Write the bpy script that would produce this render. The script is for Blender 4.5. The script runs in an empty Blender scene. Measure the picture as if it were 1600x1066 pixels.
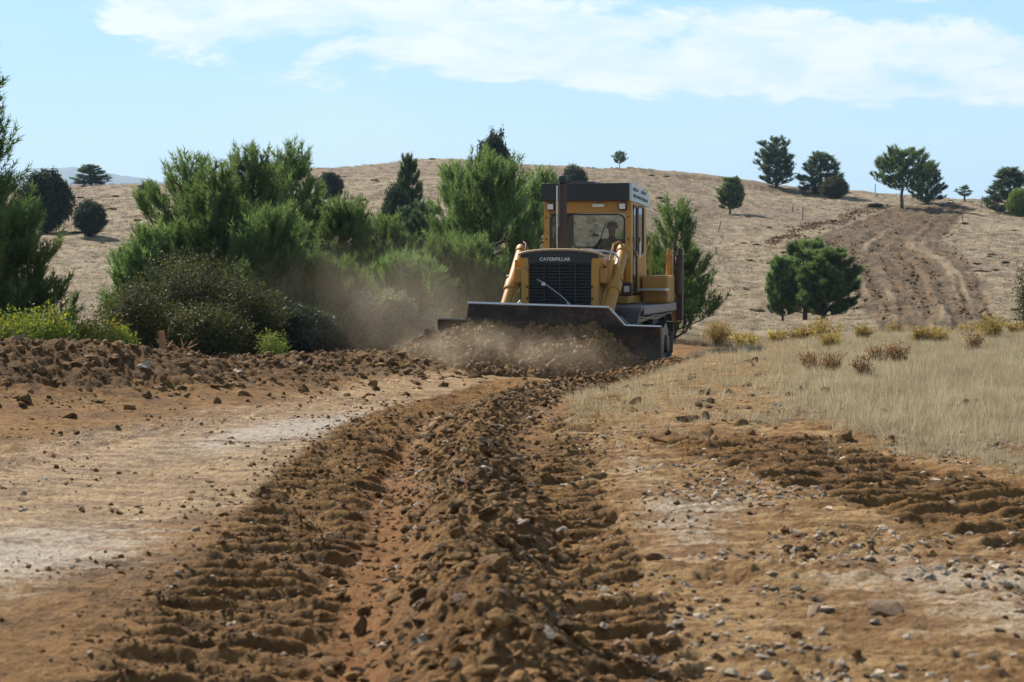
import bpy, bmesh, math, random
import numpy as np
from mathutils import Vector, Matrix, Euler
R = math.radians
random.seed(7)
rng = np.random.default_rng(7)
S = bpy.context.scene
COL = S.collection
EYE = 1.65
F = 2978.0          # focal length in pixels of the 1600 px wide photograph
PITCH = math.atan(133 / F)

# ------------------------------------------------------------------ camera
cam_d = bpy.data.cameras.new('camera')
cam = bpy.data.objects.new('camera', cam_d)
COL.objects.link(cam)
S.camera = cam
cam.location = (0, 0, EYE)
cam.rotation_euler = (R(90) - PITCH, 0, 0)
cam_d.sensor_width = 36
cam_d.lens = 36 * F / 1600
cam_d.clip_start = 0.1
cam_d.clip_end = 30000
cam_d.dof.use_dof = True
cam_d.dof.focus_distance = 33.0
cam_d.dof.aperture_fstop = 5.0

# ------------------------------------------------------------------ light
SUN_EL, SUN_AZ = 42.0, -38.0        # degrees; azimuth measured from +Y towards +X
sun_d = bpy.data.lights.new('sun', 'SUN')
sun = bpy.data.objects.new('sun', sun_d)
COL.objects.link(sun)
sun_d.energy = 5.0
sun_d.angle = R(0.53)
sun_d.color = (1.0, 0.90, 0.75)
sv = Vector((math.sin(R(SUN_AZ)) * math.cos(R(SUN_EL)), math.cos(R(SUN_AZ)) * math.cos(R(SUN_EL)), math.sin(R(SUN_EL))))
sun.rotation_euler = sv.to_track_quat('Z', 'Y').to_euler()
sun.location = (-40, 60, 60)

S.view_settings.view_transform = 'Standard'
S.view_settings.look = 'None'
S.view_settings.exposure = 0.56
S.view_settings.gamma = 1.0
S.view_settings.use_curve_mapping = False
S.cycles.max_bounces = 8
S.cycles.diffuse_bounces = 3
S.cycles.transparent_max_bounces = 12
S.cycles.volume_bounces = 1
S.cycles.volume_max_steps = 128
S.cycles.use_denoising = True
S.cycles.sample_clamp_indirect = 4.0


class NT:
    """small helper to write node trees"""
    def __init__(s, tree):
        s.t = tree
        tree.nodes.clear()

    def n(s, typ, **kw):
        nd = s.t.nodes.new(typ)
        for k, v in kw.items():
            if k.startswith('i_'):
                key = k[2:]
                key = int(key) if key.isdigit() else key.replace('_', ' ')
                s.set(nd.inputs[key], v)
            else:
                setattr(nd, k, v)
        return nd

    def set(s, inp, v):
        if isinstance(v, bpy.types.NodeSocket):
            s.t.links.new(v, inp)
        elif isinstance(v, bpy.types.Node):
            s.t.links.new(v.outputs[0], inp)
        else:
            inp.default_value = v

    def m(s, op, a, b=None, c=None, clamp=False):
        nd = s.t.nodes.new('ShaderNodeMath')
        nd.operation = op
        nd.use_clamp = clamp
        s.set(nd.inputs[0], a)
        if b is not None: s.set(nd.inputs[1], b)
        if c is not None: s.set(nd.inputs[2], c)
        return nd.outputs[0]

    def mix(s, f, a, b, blend='MIX'):
        nd = s.t.nodes.new('ShaderNodeMix')
        nd.data_type = 'RGBA'
        nd.blend_type = blend
        nd.clamp_factor = True
        s.set(nd.inputs[0], f)
        s.set(nd.inputs[6], a)
        s.set(nd.inputs[7], b)
        return nd.outputs[2]

    def noise(s, vec, scale, detail=4, rough=0.55, dist=0.0):
        nd = s.t.nodes.new('ShaderNodeTexNoise')
        if vec is not None: s.set(nd.inputs['Vector'], vec)
        nd.inputs['Scale'].default_value = scale
        nd.inputs['Detail'].default_value = detail
        nd.inputs['Roughness'].default_value = rough
        nd.inputs['Distortion'].default_value = dist
        return nd.outputs[0]

    def ramp(s, f, pts):
        nd = s.t.nodes.new('ShaderNodeValToRGB')
        s.set(nd.inputs[0], f)
        cr = nd.color_ramp
        while len(cr.elements) < len(pts): cr.elements.new(0.5)
        for e, (p, c) in zip(cr.elements, pts):
            e.position = p
            e.color = (c, c, c, 1) if isinstance(c, (int, float)) else (*c[:3], 1)
        return nd.outputs[0]

    def sm(s, v, a, b, c=0.0, d=1.0):
        nd = s.t.nodes.new('ShaderNodeMapRange')
        nd.interpolation_type = 'SMOOTHSTEP'
        s.set(nd.inputs[0], v)
        nd.inputs[1].default_value = a
        nd.inputs[2].default_value = b
        nd.inputs[3].default_value = c
        nd.inputs[4].default_value = d
        return nd.outputs[0]


# ------------------------------------------------------------------ sky
world = bpy.data.worlds.new('World')
S.world = world
world.use_nodes = True
T = NT(world.node_tree)
tc = T.n('ShaderNodeTexCoord')
sky = T.n('ShaderNodeTexSky', sky_type='NISHITA', sun_disc=False)
sky.sun_elevation = R(SUN_EL)
sky.sun_rotation = R(SUN_AZ)
sky.altitude = 900
sky.air_density = 1.25
sky.dust_density = 0.25
sky.ozone_density = 3.0
sep = T.n('ShaderNodeSeparateXYZ', i_0=tc.outputs['Generated'])
az = T.m('ARCTAN2', sep.outputs[0], sep.outputs[1])
el = T.m('ARCSINE', sep.outputs[2])
cv = T.n('ShaderNodeCombineXYZ', i_0=T.m('MULTIPLY', az, 1.0), i_1=T.m('MULTIPLY', el, 2.9), i_2=0.37)
n1 = T.noise(cv.outputs[0], 17.0, 10, 0.60, 0.35)
n2 = T.noise(cv.outputs[0], 5.5, 4, 0.5, 0.0)
line = T.m('ADD', T.m('MULTIPLY', az, -0.066), 0.1115)
dl = T.m('ABSOLUTE', T.m('SUBTRACT', el, line))
band = T.sm(dl, 0.008, 0.038, 1.0, 0.0)
line2 = T.m('ADD', T.m('MULTIPLY', az, -0.02), 0.152)
band2 = T.m('MULTIPLY', T.sm(T.m('ABSOLUTE', T.m('SUBTRACT', el, line2)), 0.0, 0.03, 0.75, 0.0), T.sm(az, -0.16, 0.10))
azin = T.sm(az, -0.235, -0.17)
band = T.m('MAXIMUM', T.m('MULTIPLY', band, azin), band2)
high = T.sm(el, 0.15, 0.24, 0.0, 0.40)
bandw = T.m('MAXIMUM', band, high)
cl = T.m('ADD', T.m('MULTIPLY', n1, 0.75), T.m('MULTIPLY', n2, 0.35))
cl = T.m('ADD', cl, T.m('MULTIPLY', bandw, 0.33))
cmask = T.sm(cl, 0.70, 0.81)
n3 = T.noise(cv.outputs[0], 30.0, 6, 0.6, 0.3)
cbody = T.sm(T.m('ADD', T.m('MULTIPLY', n3, 0.5), n1), 0.62, 0.88)
ccol = T.mix(cbody, (11.0, 13.2, 14.4, 1), (14.2, 14.8, 15.2, 1))
hor = T.sm(el, 0.10, 0.55, 1.0, 0.0)
lowc = T.mix(T.sm(el, 0.02, 0.14), (10.2, 13.2, 14.6, 1), (6.8, 11.6, 14.9, 1))
skyc = T.mix(1.0, sky.outputs[0], (1.0, 1.08, 1.04, 1), 'MULTIPLY')
skyc = T.mix(T.m('MULTIPLY', hor, 0.92), skyc, lowc)
wisp = T.m('MULTIPLY', T.m('MULTIPLY', T.sm(n2, 0.48, 0.66), T.sm(el, 0.03, 0.12, 0.45, 0.1)), 1.0)
skyc = T.mix(wisp, skyc, (11.6, 13.4, 14.6, 1))
skyc = T.mix(T.m('MULTIPLY', cmask, 0.93), skyc, ccol)
bg = T.n('ShaderNodeBackground', i_0=skyc, i_1=0.050)
T.n('ShaderNodeOutputWorld', i_0=bg)


# ------------------------------------------------------------------ materials
def mat(name):
    m = bpy.data.materials.new(name)
    m.use_nodes = True
    return m, NT(m.node_tree)


def simple(name, col, rough=0.6, metal=0.0, var=0.25, dirt=0.0, dirtcol=(0.23, 0.16, 0.10), scale=6.0, spec=0.5, bump=0.0):
    m, t = mat(name)
    tc = t.n('ShaderNodeTexCoord').outputs['Object']
    n = t.noise(tc, scale, 6, 0.65)
    n2 = t.noise(tc, scale * 5.3, 4, 0.6)
    dark = tuple(c * (1 - var) for c in col)
    lite = tuple(min(1, c * (1 + var)) for c in col)
    c = t.mix(n, (*dark, 1), (*lite, 1))
    rv = rough
    if dirt > 0:
        f = t.m('ADD', t.m('MULTIPLY', n, 0.7), t.m('MULTIPLY', n2, 0.3))
        f = t.sm(f, 0.62 - 0.3 * dirt, 0.80 - 0.3 * dirt)
        f = t.m('MULTIPLY', f, min(1, 0.45 + dirt))
        c = t.mix(f, c, (*dirtcol, 1))
        mp = t.n('ShaderNodeMapping', i_Vector=tc); mp.inputs['Scale'].default_value = (9, 9, .8)
        sk = t.noise(mp.outputs[0], 3.0, 5, 0.7)
        f2 = t.m('MULTIPLY', t.sm(sk, .56, .74), min(.8, dirt * 1.7))
        c = t.mix(f2, c, (*tuple(q * .38 for q in dirtcol), 1))
        ch = t.m('MULTIPLY', t.sm(t.noise(tc, scale * 9, 3, .8), .66, .70), min(1, dirt * 2))
        c = t.mix(ch, c, (.05, .03, .022, 1))
        rv = t.m('MAXIMUM', t.m('MULTIPLY', f, 0.9), rough)
    b = t.n('ShaderNodeBsdfPrincipled', i_0=c, i_Metallic=metal, i_Roughness=rv)
    b.inputs['Specular IOR Level'].default_value = spec
    if bump:
        bp = t.n('ShaderNodeBump', i_Height=n2, i_Distance=bump, i_Strength=0.6)
        t.set(b.inputs['Normal'], bp.outputs[0])
    t.n('ShaderNodeOutputMaterial', i_0=b)
    return m


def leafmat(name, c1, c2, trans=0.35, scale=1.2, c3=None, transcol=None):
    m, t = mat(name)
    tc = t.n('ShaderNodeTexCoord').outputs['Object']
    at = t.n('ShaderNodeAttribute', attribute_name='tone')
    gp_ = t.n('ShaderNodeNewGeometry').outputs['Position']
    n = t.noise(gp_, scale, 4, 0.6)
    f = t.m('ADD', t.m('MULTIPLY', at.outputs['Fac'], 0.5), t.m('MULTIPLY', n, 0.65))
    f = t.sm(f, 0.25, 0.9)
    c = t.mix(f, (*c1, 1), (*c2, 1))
    if c3:
        c = t.mix(t.sm(at.outputs['Fac'], 0.9, 0.96), c, (*c3, 1))
    ob = t.n('ShaderNodeObjectInfo')
    hs = t.n('ShaderNodeHueSaturation', i_Color=c)
    t.set(hs.inputs['Value'], t.m('ADD', t.m('MULTIPLY', ob.outputs['Random'], 0.35), 0.82))
    t.set(hs.inputs['Hue'], t.m('ADD', t.m('MULTIPLY', ob.outputs['Random'], 0.02), 0.49))
    d = t.n('ShaderNodeBsdfPrincipled', i_0=hs.outputs[0], i_Roughness=0.62)
    d.inputs['Specular IOR Level'].default_value = 0.2
    tcx = t.mix(1.0, hs.outputs[0], (*(transcol or (1.25, 1.4, 0.75)), 1), 'MULTIPLY')
    tr = t.n('ShaderNodeBsdfTranslucent', i_0=tcx)
    mx = t.n('ShaderNodeMixShader', i_0=trans)
    t.set(mx.inputs[1], d.outputs[0]); t.set(mx.inputs[2], tr.outputs[0])
    t.n('ShaderNodeOutputMaterial', i_0=mx)
    return m


M = {}
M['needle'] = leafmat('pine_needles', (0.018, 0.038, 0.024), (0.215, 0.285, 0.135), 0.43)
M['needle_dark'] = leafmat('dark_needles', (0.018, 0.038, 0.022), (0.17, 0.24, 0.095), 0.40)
M['needle_blue'] = leafmat('hazed_far_needles', (0.026, 0.050, 0.040), (0.14, 0.19, 0.125), 0.36)  # bluer than the near needles: distance haze painted into the colour
M['juniper'] = leafmat('juniper_leaf', (0.022, 0.038, 0.032), (0.068, 0.088, 0.064), 0.2)
M['shrub'] = leafmat('thicket_leaf', (0.035, 0.038, 0.018), (0.10, 0.095, 0.04), 0.35, c3=(0.36, 0.27, 0.05))
M['lime'] = leafmat('lime_leaf', (0.09, 0.13, 0.03), (0.24, 0.27, 0.06), 0.45, c3=(0.5, 0.33, 0.03))
M['heath'] = leafmat('heath_leaf', (0.045, 0.032, 0.022), (0.13, 0.09, 0.055), 0.15)
M['silver'] = leafmat('silver_leaf', (0.11, 0.14, 0.10), (0.27, 0.30, 0.23), 0.3)
M['yellowweed'] = leafmat('yellow_weed', (0.28, 0.21, 0.07), (0.58, 0.46, 0.20), 0.4, transcol=(1.2, 1.15, 0.8))
M['rustweed'] = leafmat('rust_weed', (0.20, 0.12, 0.06), (0.40, 0.27, 0.15), 0.35, transcol=(1.2, 1.0, 0.8))
M['drygrass'] = leafmat('dry_grass', (0.30, 0.25, 0.17), (0.60, 0.53, 0.40), 0.40, scale=0.6, transcol=(1.1, 1.05, 0.9))
M['hillgrass'] = leafmat('hill_grass', (0.12, 0.095, 0.06), (0.30, 0.24, 0.16), 0.25, scale=0.05, transcol=(1.1, 1.0, 0.8))
M['bark'] = simple('bark', (0.10, 0.065, 0.045), 0.9, var=0.4, scale=9, bump=0.02)
M['bark_grey'] = simple('grey_bark', (0.16, 0.13, 0.11), 0.9, var=0.4, scale=9)
M['yellow'] = simple('worn_yellow_paint', (0.52, 0.255, 0.035), 0.42, var=0.25, dirt=0.36, dirtcol=(0.22, 0.13, 0.07), scale=3.2)
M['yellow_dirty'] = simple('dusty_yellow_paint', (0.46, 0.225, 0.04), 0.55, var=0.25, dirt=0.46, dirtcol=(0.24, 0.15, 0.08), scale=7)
M['black'] = simple('black_paint', (0.018, 0.018, 0.022), 0.45, var=0.3, dirt=0.1, dirtcol=(0.08, 0.06, 0.05))
M['brownpaint'] = simple('brown_primer', (0.06, 0.028, 0.022), 0.6, var=0.3, dirt=0.2)
M['steel'] = simple('dark_steel', (0.055, 0.052, 0.055), 0.42, 0.65, var=0.35, dirt=0.35, dirtcol=(0.13, 0.09, 0.06), scale=4)
M['bladesteel'] = simple('blade_steel', (0.032, 0.028, 0.032), 0.5, 0.35, var=0.5, dirt=0.42, dirtcol=(0.15, 0.095, 0.055), scale=2.2)
M['edge'] = simple('polished_edge', (0.55, 0.55, 0.60), 0.33, 0.85, var=0.15, scale=8)
M['trackmetal'] = simple('track_metal', (0.20, 0.19, 0.19), 0.4, 0.7, var=0.3, dirt=0.35, dirtcol=(0.16, 0.11, 0.07), scale=5)
M['fender'] = simple('fender_top', (0.16, 0.16, 0.19), 0.4, 0.3, var=0.25, dirt=0.3, scale=5)
M['chrome'] = simple('chrome_rod', (0.75, 0.75, 0.78), 0.16, 1.0, var=0.05)
M['hoodtop'] = simple('pale_hood', (0.52, 0.36, 0.22), 0.5, var=0.15, dirt=0.3, dirtcol=(0.42, 0.32, 0.24), scale=4)  # pale tan, lighter than the yellow bodywork
M['roofwhite'] = simple('pale_blue_board', (0.42, 0.52, 0.58), 0.35, var=0.15, dirt=0.2, dirtcol=(0.2, 0.2, 0.2), scale=6)  # pale blue tone of the roof side board
M['lens'] = simple('lamp_lens', (0.7, 0.66, 0.6), 0.15, var=0.1)
M['letter'] = simple('white_lettering', (0.75, 0.74, 0.72), 0.5, var=0.2, scale=60)
M['rubber'] = simple('rubber_hose', (0.02, 0.02, 0.02), 0.45, var=0.2)
M['fabric'] = simple('dark_jacket', (0.016, 0.017, 0.026), 0.85, var=0.3, scale=12)
M['trouser'] = simple('trousers', (0.03, 0.035, 0.055), 0.85, var=0.3, scale=12)
M['skin'] = simple('skin', (0.32, 0.17, 0.11), 0.55, var=0.1)
M['hair'] = simple('hair', (0.015, 0.012, 0.01), 0.6, var=0.2)
M['interior'] = simple('cab_lining', (0.09, 0.06, 0.04), 0.7, var=0.25)
M['seat'] = simple('seat_vinyl', (0.02, 0.02, 0.022), 0.5, var=0.2)
M['wood'] = simple('weathered_wood', (0.22, 0.15, 0.10), 0.85, var=0.35, scale=20)
M['redwood'] = simple('freshly_broken_wood', (0.36, 0.17, 0.09), 0.8, var=0.35, scale=14)
M['greypost'] = simple('grey_post_wood', (0.20, 0.17, 0.14), 0.9, var=0.3, scale=10)

m, t = mat('cab_glass')
tr = t.n('ShaderNodeBsdfTransparent', i_0=(0.62, 0.68, 0.70, 1))
gl = t.n('ShaderNodeBsdfGlossy', i_0=(0.9, 0.95, 1, 1), i_Roughness=0.03)
du = t.n('ShaderNodeBsdfDiffuse', i_0=(0.16, 0.13, 0.11, 1))
tcg = t.n('ShaderNodeTexCoord').outputs['Object']
mx0 = t.n('ShaderNodeMixShader', i_0=t.sm(t.noise(tcg, 3.0, 5, 0.7), 0.35, 0.8, 0.02, 0.22))
t.set(mx0.inputs[1], tr.outputs[0]); t.set(mx0.inputs[2], du.outputs[0])
fr = t.n('ShaderNodeFresnel', i_IOR=1.5)
mx = t.n('ShaderNodeMixShader', i_0=t.m('ADD', fr.outputs[0], 0.03))
t.set(mx.inputs[1], mx0.outputs[0]); t.set(mx.inputs[2], gl.outputs[0])
t.n('ShaderNodeOutputMaterial', i_0=mx)
M['glass'] = m


def soilmat(name, c1, c2, c3, scale=9.0, rough=0.85):
    m, t = mat(name)
    geo = t.n('ShaderNodeNewGeometry')
    tc = geo.outputs['Position']
    n = t.noise(tc, scale, 7, 0.68)
    n2 = t.noise(tc, scale * 0.2, 4, 0.6)
    n3 = t.noise(tc, scale * 9, 4, 0.7)
    f = t.m('ADD', t.m('MULTIPLY', n, 0.6), t.m('MULTIPLY', n2, 0.4))
    c = t.mix(t.sm(f, 0.36, 0.62), (*c1, 1), (*c2, 1))
    c = t.mix(t.sm(n3, 0.60, 0.74), c, (*c3, 1))
    ob = t.n('ShaderNodeObjectInfo')
    hs = t.n('ShaderNodeHueSaturation', i_Color=c)
    t.set(hs.inputs['Value'], t.m('ADD', t.m('MULTIPLY', ob.outputs['Random'], 0.75), 0.6))
    b = t.n('ShaderNodeBsdfPrincipled', i_0=hs.outputs[0], i_Roughness=rough)
    b.inputs['Specular IOR Level'].default_value = 0.25
    bp = t.n('ShaderNodeBump', i_Height=t.m('ADD', n, t.m('MULTIPLY', n3, 0.4)), i_Distance=0.03, i_Strength=0.8)
    t.set(b.inputs['Normal'], bp.outputs[0])
    t.n('ShaderNodeOutputMaterial', i_0=b)
    return m


M['clod'] = soilmat('damp_soil_clod', (0.070, 0.036, 0.013), (0.26, 0.143, 0.052), (0.44, 0.28, 0.13))
M['stone'] = soilmat('pale_field_stone', (0.30, 0.235, 0.17), (0.55, 0.46, 0.36), (0.30, 0.20, 0.12), scale=14, rough=0.7)
M['brownstone'] = soilmat('brown_stone', (0.15, 0.095, 0.06), (0.30, 0.20, 0.13), (0.40, 0.33, 0.27), scale=12, rough=0.75)
M['heap'] = soilmat('pushed_soil', (0.085, 0.045, 0.018), (0.24, 0.135, 0.058), (0.34, 0.23, 0.13), scale=7)

# ground: colours chosen by baked region attributes and broken up with noise
m, t = mat('ground_soil')
geo = t.n('ShaderNodeNewGeometry')
P = geo.outputs['Position']
A = lambda n: t.n('ShaderNodeAttribute', attribute_name=n).outputs['Fac']
nb = t.noise(P, 0.7, 6, 0.6)
nm = t.noise(P, 5.0, 7, 0.65)
nf = t.noise(P, 42.0, 5, 0.7)
ng_ = t.noise(P, 17.0, 6, 0.72)
st = t.n('ShaderNodeMapping', i_Vector=P)
st.inputs['Scale'].default_value = (0.45, 2.2, 1)
ns = t.noise(st.outputs[0], 3.4, 6, 0.62)
soil = t.mix(t.sm(t.m('ADD', t.m('MULTIPLY', nm, 0.6), t.m('MULTIPLY', nb, 0.4)), 0.36, 0.62), (0.125, 0.058, 0.016, 1), (0.33, 0.175, 0.056, 1))
soil = t.mix(t.m('MULTIPLY', t.sm(nf, 0.55, 0.75), 0.6), soil, (0.44, 0.27, 0.13, 1))
pale = t.mix(t.sm(ns, 0.38, 0.64), (0.22, 0.112, 0.037, 1), (0.50, 0.32, 0.145, 1))
pale = t.mix(t.m('MULTIPLY', t.sm(nf, 0.56, 0.7), 0.45), pale, (0.16, 0.085, 0.035, 1))
fp = t.m('ADD', A('pale'), t.m('MULTIPLY', t.m('SUBTRACT', ns, 0.5), 1.1))
c = t.mix(t.sm(fp, 0.28, 0.72), soil, pale)
white = t.mix(nf, (0.44, 0.33, 0.22, 1), (0.70, 0.60, 0.50, 1))  # pale patch colour, partly painted sheen of compacted clay
fw = t.sm(t.m('ADD', A('white'), t.m('MULTIPLY', t.m('SUBTRACT', t.m('ADD', t.m('MULTIPLY', ns, 0.65), t.m('MULTIPLY', ng_, 0.35)), 0.5), 3.0)), 0.42, 0.95)
c = t.mix(fw, c, white)
red = t.mix(nm, (0.20, 0.078, 0.018, 1), (0.40, 0.18, 0.052, 1))
c = t.mix(t.m('MULTIPLY', A('red'), 0.85), c, red)
ng2 = t.noise(P, 24.0, 5, 0.75)
c = t.mix(t.m('MULTIPLY', t.sm(ng2, 0.55, 0.68), 0.55), c, (0.075, 0.036, 0.013, 1))
c = t.mix(t.m('MULTIPLY', t.sm(ng2, 0.44, 0.34), 0.35), c, (0.50, 0.35, 0.20, 1))
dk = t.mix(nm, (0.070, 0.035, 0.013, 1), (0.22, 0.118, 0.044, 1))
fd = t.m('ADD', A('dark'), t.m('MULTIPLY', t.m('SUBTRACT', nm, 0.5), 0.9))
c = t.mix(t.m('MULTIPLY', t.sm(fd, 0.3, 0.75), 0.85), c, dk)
dry = t.mix(t.sm(nm, 0.35, 0.65), (0.22, 0.165, 0.10, 1), (0.38, 0.30, 0.20, 1))
fg = t.m('ADD', A('grass'), t.m('MULTIPLY', t.m('SUBTRACT', nm, 0.5), 0.8))
c = t.mix(t.sm(fg, 0.3, 0.7), c, dry)
# far hillside: short dry turf with darker heath patches and bare soil
s2 = t.n('ShaderNodeMapping', i_Vector=P)
s2.inputs['Scale'].default_value = (1.0, 0.45, 1)
h1 = t.noise(s2.outputs[0], 0.10, 7, 0.66)
h2 = t.noise(s2.outputs[0], 0.9, 6, 0.7)
h3 = t.noise(P, 0.03, 4, 0.5)
hc = t.mix(t.sm(h2, 0.36, 0.66), (0.19, 0.145, 0.095, 1), (0.40, 0.318, 0.212, 1))
hc = t.mix(t.m('MULTIPLY', t.sm(h1, 0.52, 0.66), 0.75), hc, (0.40, 0.33, 0.225, 1))
hc = t.mix(t.m('MULTIPLY', t.sm(h3, 0.5, 0.62), 0.5), hc, (0.24, 0.175, 0.13, 1))
hc = t.mix(t.m('MULTIPLY', t.sm(t.m('ADD', t.m('MULTIPLY', h2, 0.5), t.m('MULTIPLY', h1, 0.5)), 0.585, 0.64), 0.8), hc, (0.085, 0.06, 0.045, 1))
c = t.mix(A('hill'), c, hc)
rc = t.mix(t.sm(h2, 0.35, 0.65), (0.050, 0.029, 0.012, 1), (0.17, 0.102, 0.045, 1))
c = t.mix(A('hroad'), c, rc)
c = t.mix(A('hpale'), c, t.mix(h2, (0.26, 0.18, 0.11, 1), (0.46, 0.36, 0.25, 1)))
rgh = t.m('SUBTRACT', 0.90, t.m('MULTIPLY', A('gloss'), 0.50))
b = t.n('ShaderNodeBsdfPrincipled', i_0=c, i_Roughness=rgh)
b.inputs['Specular IOR Level'].default_value = 0.3
bh = t.m('ADD', t.m('MULTIPLY', nm, 0.7), t.m('ADD', t.m('MULTIPLY', nf, 0.3), t.m('MULTIPLY', ng_, 0.8)))
bh = t.m('ADD', bh, t.m('MULTIPLY', t.m('MULTIPLY', h2, A('hill')), 9.0))
bp = t.n('ShaderNodeBump', i_Height=bh, i_Distance=0.085, i_Strength=1.0)
t.set(b.inputs['Normal'], bp.outputs[0])
t.n('ShaderNodeOutputMaterial', i_0=b)
M['ground'] = m

# ------------------------------------------------------------------ numpy noise
_perm = np.random.default_rng(3).permutation(512).astype(np.int64)
_ang = np.random.default_rng(4).uniform(0, 2 * np.pi, 512)
_gx, _gy = np.cos(_ang), np.sin(_ang)


def _h(i, j):
    return _perm[(_perm[i & 511] + j) & 511]


def perlin(x, y):
    xi = np.floor(x).astype(np.int64); yi = np.floor(y).astype(np.int64)
    fx = x - xi; fy = y - yi
    u = fx * fx * fx * (fx * (fx * 6 - 15) + 10); v = fy * fy * fy * (fy * (fy * 6 - 15) + 10)
    def g(a, b, dx, dy):
        k = _h(a, b)
        return _gx[k] * dx + _gy[k] * dy
    a = g(xi, yi, fx, fy); b = g(xi + 1, yi, fx - 1, fy)
    c = g(xi, yi + 1, fx, fy - 1); d = g(xi + 1, yi + 1, fx - 1, fy - 1)
    return (a + u * (b - a) + v * ((c + u * (d - c)) - (a + u * (b - a)))) * 1.5


def fbm(x, y, oct=4, gain=0.5, ridged=False, seed=0.0):
    s = 0; a = 1; tot = 0
    for o in range(oct):
        n = perlin(x * 2 ** o + 17.3 * o + seed, y * 2 ** o - 9.1 * o + seed * 1.7)
        if ridged: n = 1 - 2 * np.abs(n)
        s = s + a * n; tot += a; a *= gain
    return s / tot


def cell(x, y, seed=0):
    """distance to nearest jittered point, and a random value of that cell"""
    xi = np.floor(x).astype(np.int64); yi = np.floor(y).astype(np.int64)
    best = np.full(np.shape(x), 9.0); val = np.zeros(np.shape(x))
    for dx in (-1, 0, 1):
        for dy in (-1, 0, 1):
            k = _h(xi + dx + seed, yi + dy)
            k2 = _perm[(k + 91) & 511]; k3 = _perm[(k + 203) & 511]
            d = (xi + dx + k / 512. - x) ** 2 + (yi + dy + k2 / 512. - y) ** 2
            w = d < best
            best = np.where(w, d, best); val = np.where(w, k3 / 512., val)
    return np.sqrt(best), val


def ss(v, a, b):
    q = np.clip((v - a) / (b - a), 0, 1)
    return q * q * (3 - 2 * q)


# ------------------------------------------------------------------ terrain
cols = [-900, -300, 0, 250, 500, 700, 860, 1000, 1060, 1110, 1250, 1400, 1600, 2000, 2600]
def yz(D, y): return EYE + (400 - y) / F * D
# per column: (distance, height)
prof = {
    -900: [(0, 0), (30, 0), (60, .6), (100, 2), (220, 8), (300, 6)],
    -300: [(0, 0), (24, 0), (60, .3), (100, 1.8), (130, 3.4), (220, yz(220, 300)), (300, 7)],
    0: [(0, 0), (22, -.05), (30, -.1), (60, .2), (100, yz(100, 400)), (130, yz(130, 356)), (220, yz(220, 296)), (280, 6)],
    250: [(0, 0), (22, -.1), (30, -.2), (60, .1), (100, yz(100, 395)), (130, yz(130, 352)), (220, yz(220, 287)), (280, 6)],
    500: [(0, 0), (20, -.08), (28, -.28), (45, -.3), (60, .2), (80, yz(80, 400)), (120, yz(120, 345)), (170, yz(170, 300)), (240, yz(240, 260)), (300, 9)],
    700: [(0, 0), (20, -.08), (27, -.3), (45, -.3), (60, .1), (80, yz(80, 405)), (120, yz(120, 350)), (170, yz(170, 300)), (240, yz(240, 248)), (300, 9)],
    860: [(0, 0), (22, -.08), (28, -.34), (42, -.3), (60, -.3), (80, 0), (120, yz(120, 370)), (170, yz(170, 305)), (240, yz(240, 252)), (300, 9)],
    1000: [(0, 0), (22, 0), (28, -.2), (34, -.34), (42, -.34), (60, -.9), (90, -1), (120, yz(120, 410)), (170, yz(170, 325)), (240, yz(240, 260)), (300, 8)],
    1060: [(0, 0), (22, 0), (28, 0), (33, -.15), (42, -.3), (60, -1.0), (95, -1.4), (125, yz(125, 440)), (170, yz(170, 350)), (240, yz(240, 264)), (300, 8)],
    1110: [(0, 0), (22, 0), (30, 0), (34, -.05), (40, -.3), (60, -1.1), (99, yz(99, 505)), (125, yz(125, 450)), (150, yz(150, 402)), (185, yz(185, 345)), (240, yz(240, 268)), (300, 7)],
    1250: [(0, 0), (22, .02), (37, .0), (42, -.3), (60, -1.1), (99, yz(99, 502)), (125, yz(125, 450)), (150, yz(150, 402)), (185, yz(185, 350)), (240, yz(240, 286)), (300, 6)],
    1400: [(0, 0), (22, .02), (38, .05), (44, -.35), (60, -1.1), (95, -1.6), (125, yz(125, 455)), (150, yz(150, 410)), (180, yz(180, 362)), (210, yz(210, 330)), (240, yz(240, 302)), (300, 5)],
    1600: [(0, 0), (22, .05), (38, .1), (44, -.3), (60, -1.1), (95, -1.6), (125, yz(125, 455)), (150, yz(150, 412)), (180, yz(180, 368)), (210, yz(210, 338)), (240, yz(240, 314)), (300, 4)],
    2000: [(0, 0), (22, .1), (38, .2), (60, -.8), (95, -1.2), (150, 1), (210, 5), (240, 7), (300, 4)],
    2600: [(0, 0), (38, .2), (60, -.4), (95, 0), (150, 2), (240, 6), (300, 4)],
}
LR = np.log(np.geomspace(1, 9000, 500))
tab = np.zeros((len(cols), 500))
for i, cpx in enumerate(cols):
    d, z = zip(*prof[cpx])
    d = list(d) + [450, 800, 2500, 9000]; z = list(z) + [-8, -30, -45, -60]
    tab[i] = np.interp(np.exp(LR), d, z)
k = np.exp(-np.linspace(-2, 2, 9) ** 2); k /= k.sum()
tab = np.apply_along_axis(lambda v: np.convolve(np.pad(v, 4, 'edge'), k, 'valid'), 1, tab)
CU = np.arctan((np.array(cols) - 800) / F)
# resample columns on a fine grid and smooth sideways
FU = np.linspace(CU[0], CU[-1], 400)
tab = np.array([np.interp(FU, CU, tab[:, j]) for j in range(500)]).T
k = np.exp(-np.linspace(-2, 2, 13) ** 2); k /= k.sum()
tab = np.apply_along_axis(lambda v: np.convolve(np.pad(v, 6, 'edge'), k, 'valid'), 0, tab)


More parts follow.
